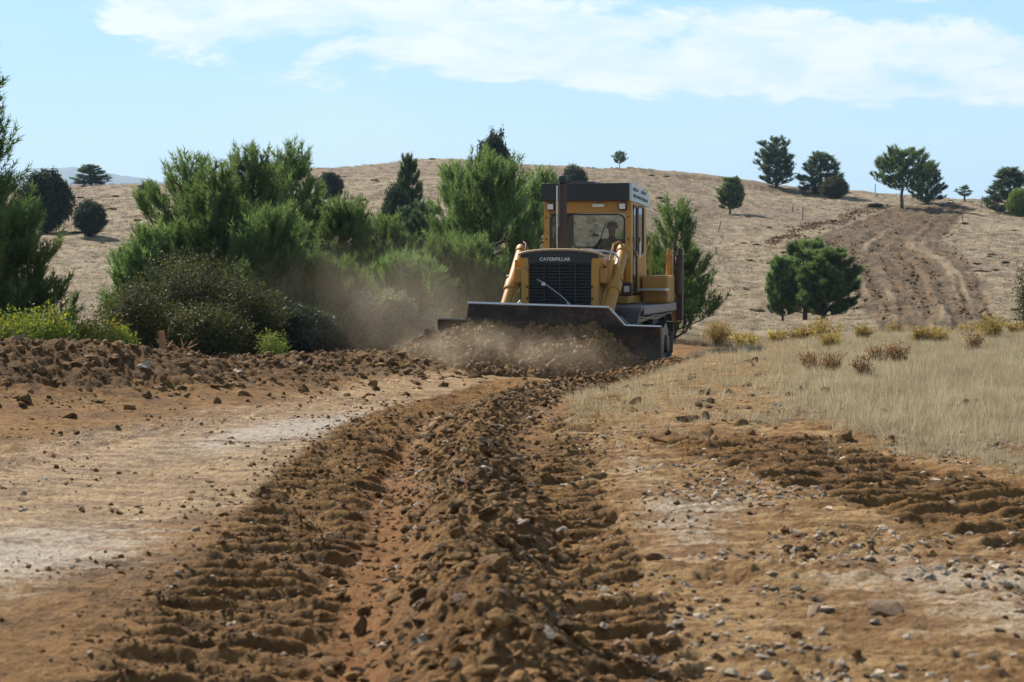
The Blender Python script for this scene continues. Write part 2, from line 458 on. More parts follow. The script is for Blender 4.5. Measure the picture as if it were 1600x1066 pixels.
def base(x, y):
    r = np.maximum(np.hypot(x, y), 1.0)
    u = np.arctan2(x, y)
    uc = np.clip(u, FU[0], FU[-1])
    fi = (uc - FU[0]) / (FU[-1] - FU[0]) * (len(FU) - 1)
    i0 = np.clip(fi.astype(int), 0, len(FU) - 2); a = fi - i0
    fj = (np.log(r) - LR[0]) / (LR[-1] - LR[0]) * (len(LR) - 1)
    j0 = np.clip(fj.astype(int), 0, len(LR) - 2); b = np.clip(fj - j0, 0, 1)
    return (tab[i0, j0] * (1 - a) * (1 - b) + tab[i0 + 1, j0] * a * (1 - b) + tab[i0, j0 + 1] * (1 - a) * b + tab[i0 + 1, j0 + 1] * a * b)


def poly(x, y, pts):
    """signed sideways distance to a polyline and the arc length along it"""
    best = np.full(x.shape, 1e9); side = np.zeros(x.shape); arc = np.zeros(x.shape); acc = 0
    for (x0, y0), (x1, y1) in zip(pts[:-1], pts[1:]):
        dx, dy = x1 - x0, y1 - y0; L = math.hypot(dx, dy)
        tt = np.clip(((x - x0) * dx + (y - y0) * dy) / L / L, 0, 1)
        d = np.hypot(x - x0 - tt * dx, y - y0 - tt * dy)
        w = d < best
        sg = np.sign((x - x0) * dy - (y - y0) * dx)
        best = np.where(w, d, best); side = np.where(w, sg * d, side); arc = np.where(w, acc + tt * L, arc)
        acc += L
    return side, arc


RIDGE = [(0.10, 0), (0.02, 6), (-0.10, 9), (-0.20, 13), (-0.36, 17.5), (-0.14, 21), (0.15, 24.2), (0.75, 27.2), (1.7, 29.3), (2.5, 31.5)]
BANK = [(-16, 14.5), (-9.0, 20.5), (-6.4, 23.0), (-5.2, 24.4), (-4.0, 27.3), (-2.6, 30.6), (-1.5, 32.8), (-1.2, 37), (-1.4, 46)]
ROADC = [(-7, -2), (-5.4, 7), (-3.6, 13), (-2.3, 19), (-0.8, 26), (0.2, 31)]
TRK_L = [(-1.30, -5), (-1.28, 9), (-1.42, 15), (-1.30, 20), (-0.7, 25), (0.1, 30)]
TRK_R = [(0.95, -5), (0.46, 9), (0.42, 14), (0.6, 19), (1.3, 25), (2.3, 31)]
TRK_X = [(5.2, 4), (3.0, 12.2), (1.9, 17)]
TRK_LL = [(-6, 5), (-4.6, 13), (-3.9, 18), (-2.4, 23), (-1.2, 26.5)]
DZ_X, DZ_Y, DZ_Z, DZ_A = 0.90, 33.5, -0.34, R(-15)


def dz_local(x, y):
    c, s = math.cos(-DZ_A), math.sin(-DZ_A)
    X = x - DZ_X; Y = y - DZ_Y
    return X * c - Y * s, X * s + Y * c


def terrain(x, y, full=False):
    r = np.hypot(x, y)
    near = 1 - ss(r, 45, 60)
    z = base(x, y)
    rd, ra = poly(x, y, RIDGE)
    wob = fbm(x * 0.9, y * 0.9, 3, seed=3) * 0.18
    rh = np.interp(ra, [0, 5, 12, 17, 20, 24, 27, 33], [.27, .29, .29, .27, .18, .13, .16, .14])
    rdw = rd + wob
    rl = np.exp(-(np.maximum(-rdw, 0) / 0.36) ** 2) * (rdw < 0) + np.exp(-(np.maximum(rdw, 0) / 0.27) ** 2) * (rdw >= 0)
    ridge_m = rl
    z = z + rh * rl * (0.85 + 0.5 * fbm(x * 1.3, y * 1.3, 3, seed=9))
    bd, ba = poly(x, y, BANK)
    bh = np.interp(ba, [0, 8, 12, 14, 17, 21, 24, 28, 40], [.6, .62, .66, .60, .44, .36, .28, .2, .1])
    bdw = bd + fbm(x * .35, y * .35, 3, seed=5) * 0.5
    bank_m = np.where(bdw > 0, np.exp(-(bdw / 1.35) ** 2), np.exp(-(bdw / 1.9) ** 2)) * (y < 42)
    bhill = bh * bank_m * (0.9 + 0.55 * fbm(x * .6, y * .6, 4, seed=21))
    z = z + bhill
    # loose, cloddy relief
    c1, v1 = cell(x * 5.5 + wob * 2, y * 5.5, 11)
    c2, v2 = cell(x * 13 + wob * 5, y * 13, 5)
    c3, v3 = cell(x * 2.6 + wob, y * 2.6, 77)
    clod = (0.5 - c1) * (0.35 + v1) * 0.06 + (0.5 - c2) * (0.3 + v2) * 0.045 + (0.45 - c3) * v3 * v3 * 0.07
    c4, v4 = cell(x * 27 + wob * 8, y * 27, 15)
    clod = clod * (0.8 + 0.5 * fbm(x * 9, y * 9, 3, ridged=True, seed=35)) + (0.5 - c4) * (v4 * .9) * 0.026 * (1 - ss(y, 14, 22))
    fine = fbm(x * 7, y * 7, 4, 0.6, seed=31)
    rough_m = np.clip(ridge_m * 1.15 + ss(bank_m, 0.12, 0.5) * 1.2, 0, 1.3)
    patchy = ss(fbm(x * .8, y * .8, 4, seed=41), 0.02, 0.35)
    # pressed tracks
    def tracks(line, half, pitch, amp, seed, slant=0.0):
        d, a = poly(x, y, line)
        d = d + fbm(x * 1.5, y * 1.5, 3, seed=seed) * 0.08
        mk = 1 - ss(np.abs(d), half * 0.8, half * 1.1)
        ph = (a + slant * d + fbm(x * 2.2, y * 2.2, 3, seed=seed + 2) * 0.035) / pitch
        saw = ph - np.floor(ph)
        prof_ = np.where(saw < 0.24, saw / 0.24, ((1 - saw) / 0.76) ** .8)
        brk = ss(fbm(x * 1.8, y * 1.8, 3, seed=seed + 5), -0.35, 0.15)
        return mk, prof_ * amp * mk * (0.25 + 0.75 * brk), d
    m1, h1, d1 = tracks(TRK_L, 0.46, 0.25, 0.085, 50, 0.10)
    m2, h2, d2 = tracks(TRK_R, 0.25, 0.25, 0.085, 60, -0.1)
    m3, h3, d3 = tracks(TRK_X, 0.75, 0.27, 0.085, 70, 0.10)
    m4, h4, d4 = tracks(TRK_LL, 0.35, 0.2, 0.04, 80)
    lim = near * (r > 2)
    z = z + (h1 * (1 - 0.6 * ridge_m) + h2 * (1 - ridge_m) + h3 * ss(y, 9, 11.5) + h4) * lim - 0.06 * m1 - 0.06 * m2 * lim - 0.05 * m3 * ss(y, 9, 11.5)
    # smooth furrow scraped beside the ridge
    fur = np.exp(-((rd + 0.60 - 0.1 * wob) / 0.20) ** 2) * ss(y, 2, 5) * (1 - ss(y, 16, 18))
    z = z - 0.07 * fur
    # stones and crumbs on the right-hand shoulder
    right = ss(rd, 0.45, 0.9)
    rough_flat = (0.16 + 0.35 * right * (0.4 + patchy) + 0.22 * patchy) * (1 - .55 * np.maximum(np.maximum(m1, m2), m3 * ss(y, 9, 11)))
    z = z + clod * (rough_m + rough_flat * (1 - fur)) * near
    z = z + fine * 0.024 * near + fbm(x * 21, y * 21, 3, .6, seed=37) * .010 * (1 - ss(y, 16, 24)) + fbm(x * 1.1, y * 1.1, 3, seed=8) * 0.03 * near
    rub = fbm(x * 0.55, y * 2.4, 4, 0.55, ridged=True, seed=90)
    z = z + rub * 0.03 * right * near
    # hillside hummocks
    far = ss(r, 50, 90) * (1 - ss(r, 260, 400))
    z = z + far * (fbm(x * .22, y * .22, 4, 0.6, seed=61) * 0.30 + fbm(x * .05, y * .05, 3, seed=62) * 0.7)
    # level pad under the machine
    lx, ly = dz_local(x, y)
    pad = (1 - ss(np.abs(lx), 1.7, 2.3)) * ss(ly, -1.9, -1.2) * (1 - ss(ly, 4.2, 5.2))
    z = z * (1 - pad) + pad * (DZ_Z + 0.02 + 0.02 * fine)
    if not full:
        return z
    # region attributes
    rdc, _ = poly(x, y, ROADC)
    road = 1 - ss(np.abs(rdc + fbm(x * .5, y * .5, 3, seed=14) * 0.6), 1.2, 2.1)
    at = {}
    gedge = poly(x, y, [(9, 9.5), (4.0, 14.0), (2.9, 16.2), (2.75, 21.5), (3.5, 26), (4.7, 32), (5.8, 40)])[0]
    gmask = ss(gedge + fbm(x * .7, y * .7, 4, seed=15) * 1.6, -0.3, 1.5) * (x > 0) * ss(y, 9, 12)
    at['grass'] = np.clip(gmask, 0, 1) + 0.27 * right * ss(y, 16, 20) * (1 - gmask)
    behind = ss(-bdw, 1.2, 2.4) * (1 - ss(y, 60, 70)) * (x < 1)
    at['grass'] = np.clip(at['grass'] + behind * 0.9, 0, 1)
    pl = road * (1 - m1) * (1 - ss(ridge_m, 0.1, 0.4)) * (0.75 + 0.2 * fbm(x * .6, y * .6, 3, seed=17)) * (1 - 0.5 * m4)
    pl = np.maximum(pl, right * (0.62 + 0.4 * fbm(x * .5, y * 1.4, 3, seed=18)) * (1 - gmask) * (1 - m3 * ss(y, 9, 11.5)))
    pl = np.maximum(pl, 0.3 * m2)
    at['pale'] = np.clip(pl * (1 - ss(bank_m, .2, .5)), 0, 1)
    def spot(cx, cy, sx, sy, a=0):
        X = (x - cx) * math.cos(a) + (y - cy) * math.sin(a); Y = -(x - cx) * math.sin(a) + (y - cy) * math.cos(a)
        return np.exp(-(X / sx) ** 2 - (Y / sy) ** 2)
    wh = 0.95 * spot(-2.2, 19.0, .75, 3.2, -0.25) + 0.95 * spot(-2.75, 10.6, .8, 1.7, -0.2) + 0.5 * spot(-0.95, 14.8, .2, .9) \
        + 0.7 * spot(1.35, 12.4, .45, .8) + 0.65 * spot(2.2, 9.6, .9, 1.0) + .55 * spot(.95, 14.6, .25, 2) + .5 * spot(2.4, 8.2, 1.2, .8) + 0.6 * spot(1.0, 11.1, .3, 1)
    wh = wh + 0.55 * spot(2.0, 27.0, .3, 4.0, -0.27)
    at['white'] = np.clip(wh, 0, 1) * (1 - m1 * 0.7)  # pale worn patches; left road ones have backlit clay sheen painted in
    at['red'] = np.clip(fur * 0.9 + 0.25 * ss(bank_m, .3, .7) * (x > -4), 0, 1)
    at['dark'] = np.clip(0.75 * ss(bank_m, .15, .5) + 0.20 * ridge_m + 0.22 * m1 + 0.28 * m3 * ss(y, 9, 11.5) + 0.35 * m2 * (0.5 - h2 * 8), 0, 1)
    at['gloss'] = np.clip(road * (1 - m1) * (1 - bank_m) * .6 + at['white'] * .5, 0, 1)
    at['hill'] = ss(r, 42, 62)
    # dirt road on the far slope, measured in bearing and distance
    px = 800 + F * x / np.maximum(y, 1)
    py = 400 - F * (base(x, y) - EYE) / np.maximum(y, 1)
    on = (y > 60) & (y < 238) & (px > 600) & (px < 1900)
    lft = np.interp(py, [318, 326, 345, 370, 388, 400, 430, 470, 530], [1480, 1400, 1330, 1260, 1205, 1290, 1320, 1345, 1370])
    rgt = np.interp(py, [318, 326, 345, 370, 400, 430, 470, 530], [1500, 1530, 1500, 1480, 1500, 1530, 1550, 1575])
    tq = (px - lft) / (rgt - lft)
    wn = fbm(x * .15, y * .15, 4, seed=66)
    e = ss(tq + wn * .10, -.02, .05) * (1 - ss(tq + wn * .14, .93, 1.03)) * (py > 318)
    band = np.interp(px, [880, 950, 1100, 1260], [256, 264, 281, 302])
    e2 = np.exp(-((py - band + wn * 4) / 3.4) ** 2) * (px > 890) * (px < 1290)
    at['hroad'] = np.clip((e * (0.85 + .2 * wn) + .75 * e2) * on, 0, 1)
    streak = fbm(tq * 11 + wn * .25, np.log(np.maximum(y, 1)) * 2.2, 3, 0.5, seed=71)
    rut_add = (streak * .45 + fbm(x * .5, y * .25, 4, .6, seed=73) * .35) * at['hroad'] * on
    z = z + rut_add
    at['hpale'] = ss(streak + .25 * wn, .10, .36) * e * on * .75 * ss(py, 345, 385)
    return z, at


ADH = np.linspace(-0.335, 0.335, 560)
ACO = np.concatenate([np.linspace(-math.pi, -0.345, 46), ADH, np.linspace(0.345, math.pi, 46)[:-1]])
RR = np.concatenate([np.geomspace(0.4, 5.9, 36), np.geomspace(6, 28, 830), np.geomspace(28.1, 40, 90), np.geomspace(40.4, 330, 260), np.geomspace(345, 9000, 26)])
TH, RA = np.meshgrid(ACO, RR)
GX, GY = (RA * np.sin(TH)).ravel(), (RA * np.cos(TH)).ravel()
GZ, ATT = terrain(GX, GY, True)


def grid_mesh(name, X, Y, Z, nr, nc, wrap=False):
    me = bpy.data.meshes.new(name)
    nv = len(X)
    co = np.empty((nv, 3), np.float32); co[:, 0] = X; co[:, 1] = Y; co[:, 2] = Z
    i = np.arange(nr - 1)[:, None] * nc; j = np.arange(nc if wrap else nc - 1)[None, :]
    j2 = (j + 1) % nc
    f = np.stack([i + j, i + j2, i + nc + j2, i + nc + j], -1).reshape(-1, 4).astype(np.int32)
    me.vertices.add(nv); me.vertices.foreach_set('co', co.ravel())
    me.loops.add(f.size); me.loops.foreach_set('vertex_index', f.ravel())
    me.polygons.add(len(f)); me.polygons.foreach_set('loop_start', np.arange(0, f.size, 4, dtype=np.int32))
    me.update(calc_edges=True)
    return me


def fast_mesh(name, verts, faces, smooth=False, tone=None):
    """verts (n,3), faces (m,k) arrays"""
    me = bpy.data.meshes.new(name)
    verts = np.asarray(verts, np.float32); faces = np.asarray(faces, np.int32)
    kk = faces.shape[1]
    me.vertices.add(len(verts)); me.vertices.foreach_set('co', verts.ravel())
    me.loops.add(faces.size); me.loops.foreach_set('vertex_index', faces.ravel())
    me.polygons.add(len(faces)); me.polygons.foreach_set('loop_start', np.arange(0, faces.size, kk, dtype=np.int32))
    if smooth: me.polygons.foreach_set('use_smooth', np.ones(len(faces), bool))
    if tone is not None:
        a = me.attributes.new('tone', 'FLOAT', 'POINT'); a.data.foreach_set('value', np.asarray(tone, np.float32))
    me.update(calc_edges=True)
    return me


def link(name, me, m=None, parent=None, label=None, cat=None, group=None, kind=None):
    o = bpy.data.objects.new(name, me)
    COL.objects.link(o)
    if m is not None and me is not None and len(me.materials) == 0: me.materials.append(m)
    if parent: o.parent = parent
    for k_, v_ in (('label', label), ('category', cat), ('group', group), ('kind', kind)):
        if v_: o[k_] = v_
    return o


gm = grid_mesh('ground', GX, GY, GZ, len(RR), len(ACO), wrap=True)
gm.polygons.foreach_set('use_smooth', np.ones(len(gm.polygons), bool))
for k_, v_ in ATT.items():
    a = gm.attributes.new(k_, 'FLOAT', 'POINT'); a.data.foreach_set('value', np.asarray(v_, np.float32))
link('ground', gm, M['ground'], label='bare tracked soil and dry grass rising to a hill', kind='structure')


def H(x, y):
    return float(terrain(np.array([float(x)]), np.array([float(y)]))[0])


def at(px, D):
    return (px - 800) / F * D, D


# far blue mountain
uu = np.linspace(-0.55, 0.30, 240); vv = np.linspace(0, 1, 14)
UU, VV = np.meshgrid(uu, vv)
Dm = 6200.0
px_ = 800 + F * np.tan(UU)
top = np.interp(px_, [-900, -300, -60, 60, 120, 200, 240, 300, 420, 700, 1700], [330, 300, 282, 268, 267, 278, 284, 292, 305, 330, 350])
top = EYE + (400 - top) / F * Dm + fbm(UU * 60, UU * 0, 5, .6) * 14
XX = np.sin(UU) * (Dm + VV * 0 + (1 - VV) * -900 + 60 * fbm(UU * 30, VV * 3, 3)); YY = np.cos(UU) * (Dm - 900 * (1 - VV))
ZZ = -70 + (top + 70) * np.sin(VV * math.pi / 2) ** .9
mm = grid_mesh('mountain_ridge', XX.ravel(), YY.ravel(), ZZ.ravel(), 14, 240)
M['mountain'] = simple('wooded_mountain', (0.045, 0.06, 0.055), 0.9, var=0.4, scale=0.004)
link('mountain', mm, M['mountain'], label='distant wooded mountain ridge on the horizon', kind='structure')


# ------------------------------------------------------------------ mesh builder
class MB:
    def __init__(s): s.v, s.f = [], []
    def add(s, v, f):
        o = len(s.v); s.v += [tuple(p) for p in v]; s.f += [tuple(i + o for i in q) for q in f]; return s
    def hexa(s, p): return s.add(p, [(0, 3, 2, 1), (4, 5, 6, 7), (0, 1, 5, 4), (1, 2, 6, 5), (2, 3, 7, 6), (3, 0, 4, 7)])
    def box(s, x0, x1, y0, y1, z0, z1):
        return s.hexa([(x0, y0, z0), (x1, y0, z0), (x1, y1, z0), (x0, y1, z0), (x0, y0, z1), (x1, y0, z1), (x1, y1, z1), (x0, y1, z1)])
    def prism(s, pts, axis, a, b):
        """polygon pts (2D) extruded along axis x/y/z between a and b"""
        n = len(pts)
        def mk(p, w): return {'x': (w, p[0], p[1]), 'y': (p[0], w, p[1]), 'z': (p[0], p[1], w)}[axis]
        v = [mk(p, a) for p in pts] + [mk(p, b) for p in pts]
        f = [tuple(range(n))[::-1], tuple(range(n, 2 * n))] + [(i, (i + 1) % n, n + (i + 1) % n, n + i) for i in range(n)]
        return s.add(v, f)
    def tube(s, pts, r, n=10, cap=True):
        pts = [Vector(p) for p in pts]
        rs = r if isinstance(r, (list, tuple)) else [r] * len(pts)
        v = []; up = None
        for i, p in enumerate(pts):
            d = (pts[min(i + 1, len(pts) - 1)] - pts[max(i - 1, 0)]).normalized()
            if up is None: up = d.orthogonal().normalized()
            up = (up - d * up.dot(d)).normalized(); w = d.cross(up)
            for k in range(n):
                a = 2 * math.pi * k / n
                v.append(p + (up * math.cos(a) + w * math.sin(a)) * rs[i])
        f = []
        for i in range(len(pts) - 1):
            for k in range(n):
                f.append((i * n + k, i * n + (k + 1) % n, (i + 1) * n + (k + 1) % n, (i + 1) * n + k))
        if cap: f += [tuple(range(n))[::-1], tuple(range((len(pts) - 1) * n, len(pts) * n))]
        return s.add(v, f)
    def cyl(s, a, b, r, n=16): return s.tube([a, b], r, n)
    def build(s, name, m, parent=None, bevel=0.0, smooth=False, **kw):
        me = bpy.data.meshes.new(name)
        me.from_pydata(s.v, [], s.f); me.update()
        bm = bmesh.new(); bm.from_mesh(me)
        bmesh.ops.recalc_face_normals(bm, faces=bm.faces)
        if bevel: 
            ed = [e for e in bm.edges if len(e.link_faces) == 2 and e.calc_face_angle(0) > 0.6]
            bmesh.ops.bevel(bm, geom=ed, offset=bevel, segments=2, affect='EDGES', profile=0.6, clamp_overlap=True)
        bm.to_mesh(me); bm.free()
        if smooth:
            me.polygons.foreach_set('use_smooth', np.ones(len(me.polygons), bool))
            me.set_sharp_from_angle(angle=R(38))
        return link(name, me, m, parent, **kw)


def empty(name, loc, rz=0, **kw):
    o = link(name, None, **kw); o.location = loc; o.rotation_euler = (0, 0, rz); o.empty_display_size = 0.2
    return o


CY0_ = 1.90
def mud_mesh(seed):
    bm = bmesh.new(); bmesh.ops.create_icosphere(bm, subdivisions=2, radius=1.0)
    rg = np.random.default_rng(seed)
    for v in bm.verts: v.co *= 1 + rg.uniform(-.28, .28)
    me = bpy.data.meshes.new('mud'); bm.to_mesh(me); bm.free(); me.materials.append(M['heap']); return me
HEAPM = [mud_mesh(i) for i in range(3)]
# ------------------------------------------------------------------ bulldozer (local: x = picture right, y = back, z = up)
dz = empty('bulldozer', (DZ_X, DZ_Y, DZ_Z), DZ_A, label='old yellow crawler bulldozer pushing soil with its wide dark blade', cat='bulldozer')

# --- tracks
idR, spR = 0.40, 0.44
yF, yB = 0.10, 2.95
def track_path():
    pts = []
    n = 160
    L1 = yB - yF
    per = [L1, math.pi * 0.45, L1, math.pi * 0.45]
    tot = sum(per)
    def pos(s_):
        s_ %= tot
        if s_ < per[0]: return (yF + s_, 0.03, 0.0)                 # ground run going back
        s_ -= per[0]
        if s_ < per[1]:
            a = s_ / 0.45; return (yB + 0.45 * math.sin(a), 0.48 - 0.45 * math.cos(a), a)
        s_ -= per[1]
        if s_ < per[2]:
            return (yB - s_, 0.93 - 0.03 * math.sin(s_ / per[2] * math.pi * 2) ** 2, math.pi)
        s_ -= per[2]
        a = s_ / 0.45; return (yF - 0.45 * math.sin(a), 0.48 + 0.45 * math.cos(a), math.pi + a)
    return tot, pos
tot, pos = track_path()
shoe_b = MB().box(-.29, .29, -.094, .094, 0.0, .022).box(-.29, .29, -.094, -.074, -.065, 0.0).box(-.17, -.11, -.09, .09, .022, .09).box(.11, .17, -.09, .09, .022, .09)
shoe_me = None
for sx in (1, -1):
    tr_ = MB()
    # roller frame beam
    tr_.prism([(.25, .30), (2.75, .30), (2.85, .42), (2.75, .56), (.3, .60), (.15, .45)], 'x', -.13, .13)
    trk = tr_.build('track', M['steel'], dz, bevel=.015)
    trk.location = (sx * 1.07, 0, 0)
    w = MB()
    w.cyl((-.07, yF, .48), (.07, yF, .48), .40, 32); w.cyl((-.10, yF, .48), (.10, yF, .48), .16, 20)
    w.cyl((-.20, yF, .48), (.20, yF, .48), .07, 12)
    w.build('idler', M['trackmetal'], trk, bevel=.01, smooth=True)
    teeth = []
    for k in range(48):
        a = k / 48 * 2 * math.pi; rr = .44 if (k // 2) % 2 else .385
        teeth.append((yB + rr * math.cos(a), .48 + rr * math.sin(a)))
    w = MB(); w.prism(teeth, 'x', -.04, .04); w.cyl((-.1, yB, .48), (.22 if sx > 0 else .1, yB, .48), .24, 20)
    w.build('sprocket', M['trackmetal'], trk, bevel=.006)
    for k in range(7):
        yy = .45 + k * .34
        w = MB(); w.cyl((-.15, yy, .21), (.15, yy, .21), .115, 16); w.cyl((-.18, yy, .21), (.18, yy, .21), .05, 10)
        w.build('roller', M['steel'], trk, smooth=True)
    ns_ = 41
    for k in range(ns_):
        yy, zz, a = pos(k / ns_ * tot)
        if shoe_me is None:
            o = shoe_b.build('track_shoe', M['trackmetal'], trk, bevel=.004); shoe_me = o.data
        else:
            o = link('track_shoe', shoe_me, None, trk)
        o.location = (0, yy, zz); o.rotation_euler = (a, 0, 0)
    # guard over the front of the track
    arch = [(yF - .62 * math.cos(a), .50 + .62 * math.sin(a) * .93) for a in np.linspace(.15, 1.75, 9)]
    arch2 = [(yF - .585 * math.cos(a), .50 + .585 * math.sin(a) * .93) for a in np.linspace(.15, 1.75, 9)][::-1]
    MB().prism(arch + arch2, 'x', sx * 1.07 - .34, sx * 1.07 + .34).build('track_guard', M['steel'], dz)
    # fender deck over the track
    f_ = MB(); f_.prism([(.15, 1.06), (3.35, 1.06), (3.35, 1.10), (.15, 1.10)], 'x', min(sx * .62, sx * 1.42), max(sx * .62, sx * 1.42))
    f_.box(min(sx * 1.39, sx * 1.42), max(sx * 1.39, sx * 1.42), .15, 3.35, .96, 1.06)
    f_.build('fender', M['fender'], dz, bevel=.008)

# --- hull and engine
MB().prism([(-.05, .42), (3.3, .42), (3.55, .6), (3.55, 1.25), (1.7, 1.25), (1.6, 1.12), (-.05, 1.12)], 'x', -.60, .60).build('hull', M['yellow_dirty'], dz, bevel=.02)
hood = []
for a in np.linspace(0, math.pi, 15):
    hood.append((.60 * math.copysign(abs(math.cos(a)) ** .28, math.cos(a)), 1.93 + .10 * math.sin(a) ** .8))
MB().prism([(.60, 1.80)] + hood + [(-.60, 1.80)], 'y', -.05, 1.86).build('hood', M['hoodtop'], dz, smooth=True)
MB().box(-.36, .36, .1, 1.75, 1.12, 1.80).build('engine_block', M['yellow_dirty'], dz, bevel=.02)
e = MB()
for k in range(6):
    e.cyl((.36, .45 + k * .2, 1.55), (.47, .45 + k * .2, 1.55), .055, 10); e.cyl((-.47, .45 + k * .2, 1.55), (-.36, .45 + k * .2, 1.55), .055, 10)
e.tube([(.46, .40, 1.35), (.46, .9, 1.30), (.46, 1.6, 1.38)], .045, 10); e.tube([(.44, .35, 1.68), (.5, .9, 1.72), (.45, 1.6, 1.7)], .03, 8)
e.cyl((.50, .62, 1.12), (.50, .62, 1.45), .08, 14); e.cyl((.50, .92, 1.12), (.50, .92, 1.40), .07, 14)
e.build('engine_fittings', M['brownpaint'], dz, smooth=True)
# radiator guard: two posts, top tank with arched crown, bottom bar
for sx in (-1, 1):
    x0, x1 = sorted((sx * .56, sx * .70))
    p = MB(); p.box(x0, x1, -.28, .16, .55, 1.96)
    p.build('guard_post', M['yellow'], dz, bevel=.025)
    for zz in (.85, 1.05, 1.25, 1.45): MB().cyl((sx * .58, -.305, zz), (sx * .58, -.28, zz), .022, 8).build('bolt', M['brownpaint'], dz)
arc_top = [(.70 * math.cos(a), 2.00 + .085 * math.sin(a)) for a in np.linspace(0, math.pi, 13)]
MB().prism([(.557, 1.86)] + [(.557, 1.962), (.70, 1.962)] + arc_top + [(-.70, 1.962), (-.557, 1.962), (-.557, 1.86)], 'y', -.29, .16).build('radiator_top', M['black'], dz)
rim = []
pt = [( .73 * math.cos(a), -.30, 2.005 + .095 * math.sin(a)) for a in np.linspace(0, math.pi, 15)]
MB().tube(pt, .022, 8).build('crown_trim', M['hoodtop'], dz, smooth=True)
MB().prism([(.74, 2.0)] + [(.74 * math.cos(a), 2.015 + .10 * math.sin(a)) for a in np.linspace(.1, math.pi - .1, 13)] + [(-.74, 2.0)], 'y', -.27, -.06).build('crown_plate', M['hoodtop'], dz)
MB().box(-.557, .557, -.20, .05, .55, 1.858).build('radiator_core', M['black'], dz)
for k in range(22):
    zz = .62 + k * .056
    gmb = MB().hexa([(-.553, -.245, zz), (.553, -.245, zz), (.553, -.205, zz + .018), (-.553, -.205, zz + .018),
                     (-.553, -.245, zz + .006), (.553, -.245, zz + .006), (.553, -.205, zz + .026), (-.553, -.205, zz + .026)]) if k == 0 else None
    if k == 0:
        o = gmb.build('grille_slat', M['black'], dz); slat = o.data
    else:
        o = link('grille_slat', slat, None, dz); o.location = (0, 0, k * .056)
gb = MB()
for xx in (-.28, 0, .28): gb.box(xx - .012, xx + .012, -.262, -.247, .6, 1.858)
gb.build('grille_bars', M['black'], dz)
# hose clipped diagonally over the grille, to the blade tilt
MB().tube([(-.40, -.29, 1.55), (-.30, -.31, 1.49), (0.02, -.33, 1.26), (.16, -.36, 1.14), (.22, -.42, 1.03), (.24, -.5, .9)], .017, 8).build('hydraulic_hose', M['rubber'], dz, smooth=True)
MB().tube([(-.40, -.29, 1.58), (-.28, -.31, 1.525), (0.04, -.33, 1.30), (.18, -.36, 1.18), (.25, -.42, 1.05), (.27, -.5, .92)], .012, 8).build('hydraulic_hose', M['edge'], dz, smooth=True)
for (hx, hz) in ((-.27, 1.50), (.17, 1.15)):
    c_ = MB().box(hx - .035, hx + .035, -.36, -.325, hz - .03, hz + .03); c_.build('hose_clamp', M['edge'], dz, bevel=.006)
# lettering on the top tank
fc = bpy.data.curves.new('lettering', 'FONT')
fc.body = 'CATERPILLAR'; fc.size = .082; fc.extrude = .003; fc.align_x = 'CENTER'; fc.space_character = 1.12; fc.offset = 0.0016
to = bpy.data.objects.new('tmp', fc); COL.objects.link(to)
bpy.context.view_layer.update()
tm = bpy.data.meshes.new_from_object(to.evaluated_get(bpy.context.evaluated_depsgraph_get()))
bpy.data.objects.remove(to)
tm.materials.clear()
lo = link('lettering', tm, M['letter'], dz); lo.location = (-.08, -.298, 1.905); lo.rotation_euler = (R(90), 0, 0)
# big return pipe curving off the crown on the right
MB().tube([(.45, -.1, 2.09), (.75, -.08, 2.075), (.93, -.05, 2.04), (1.0, -.03, 1.95), (.985, 0, 1.80)], .022, 10).build('return_pipe', M['edge'], dz, smooth=True)

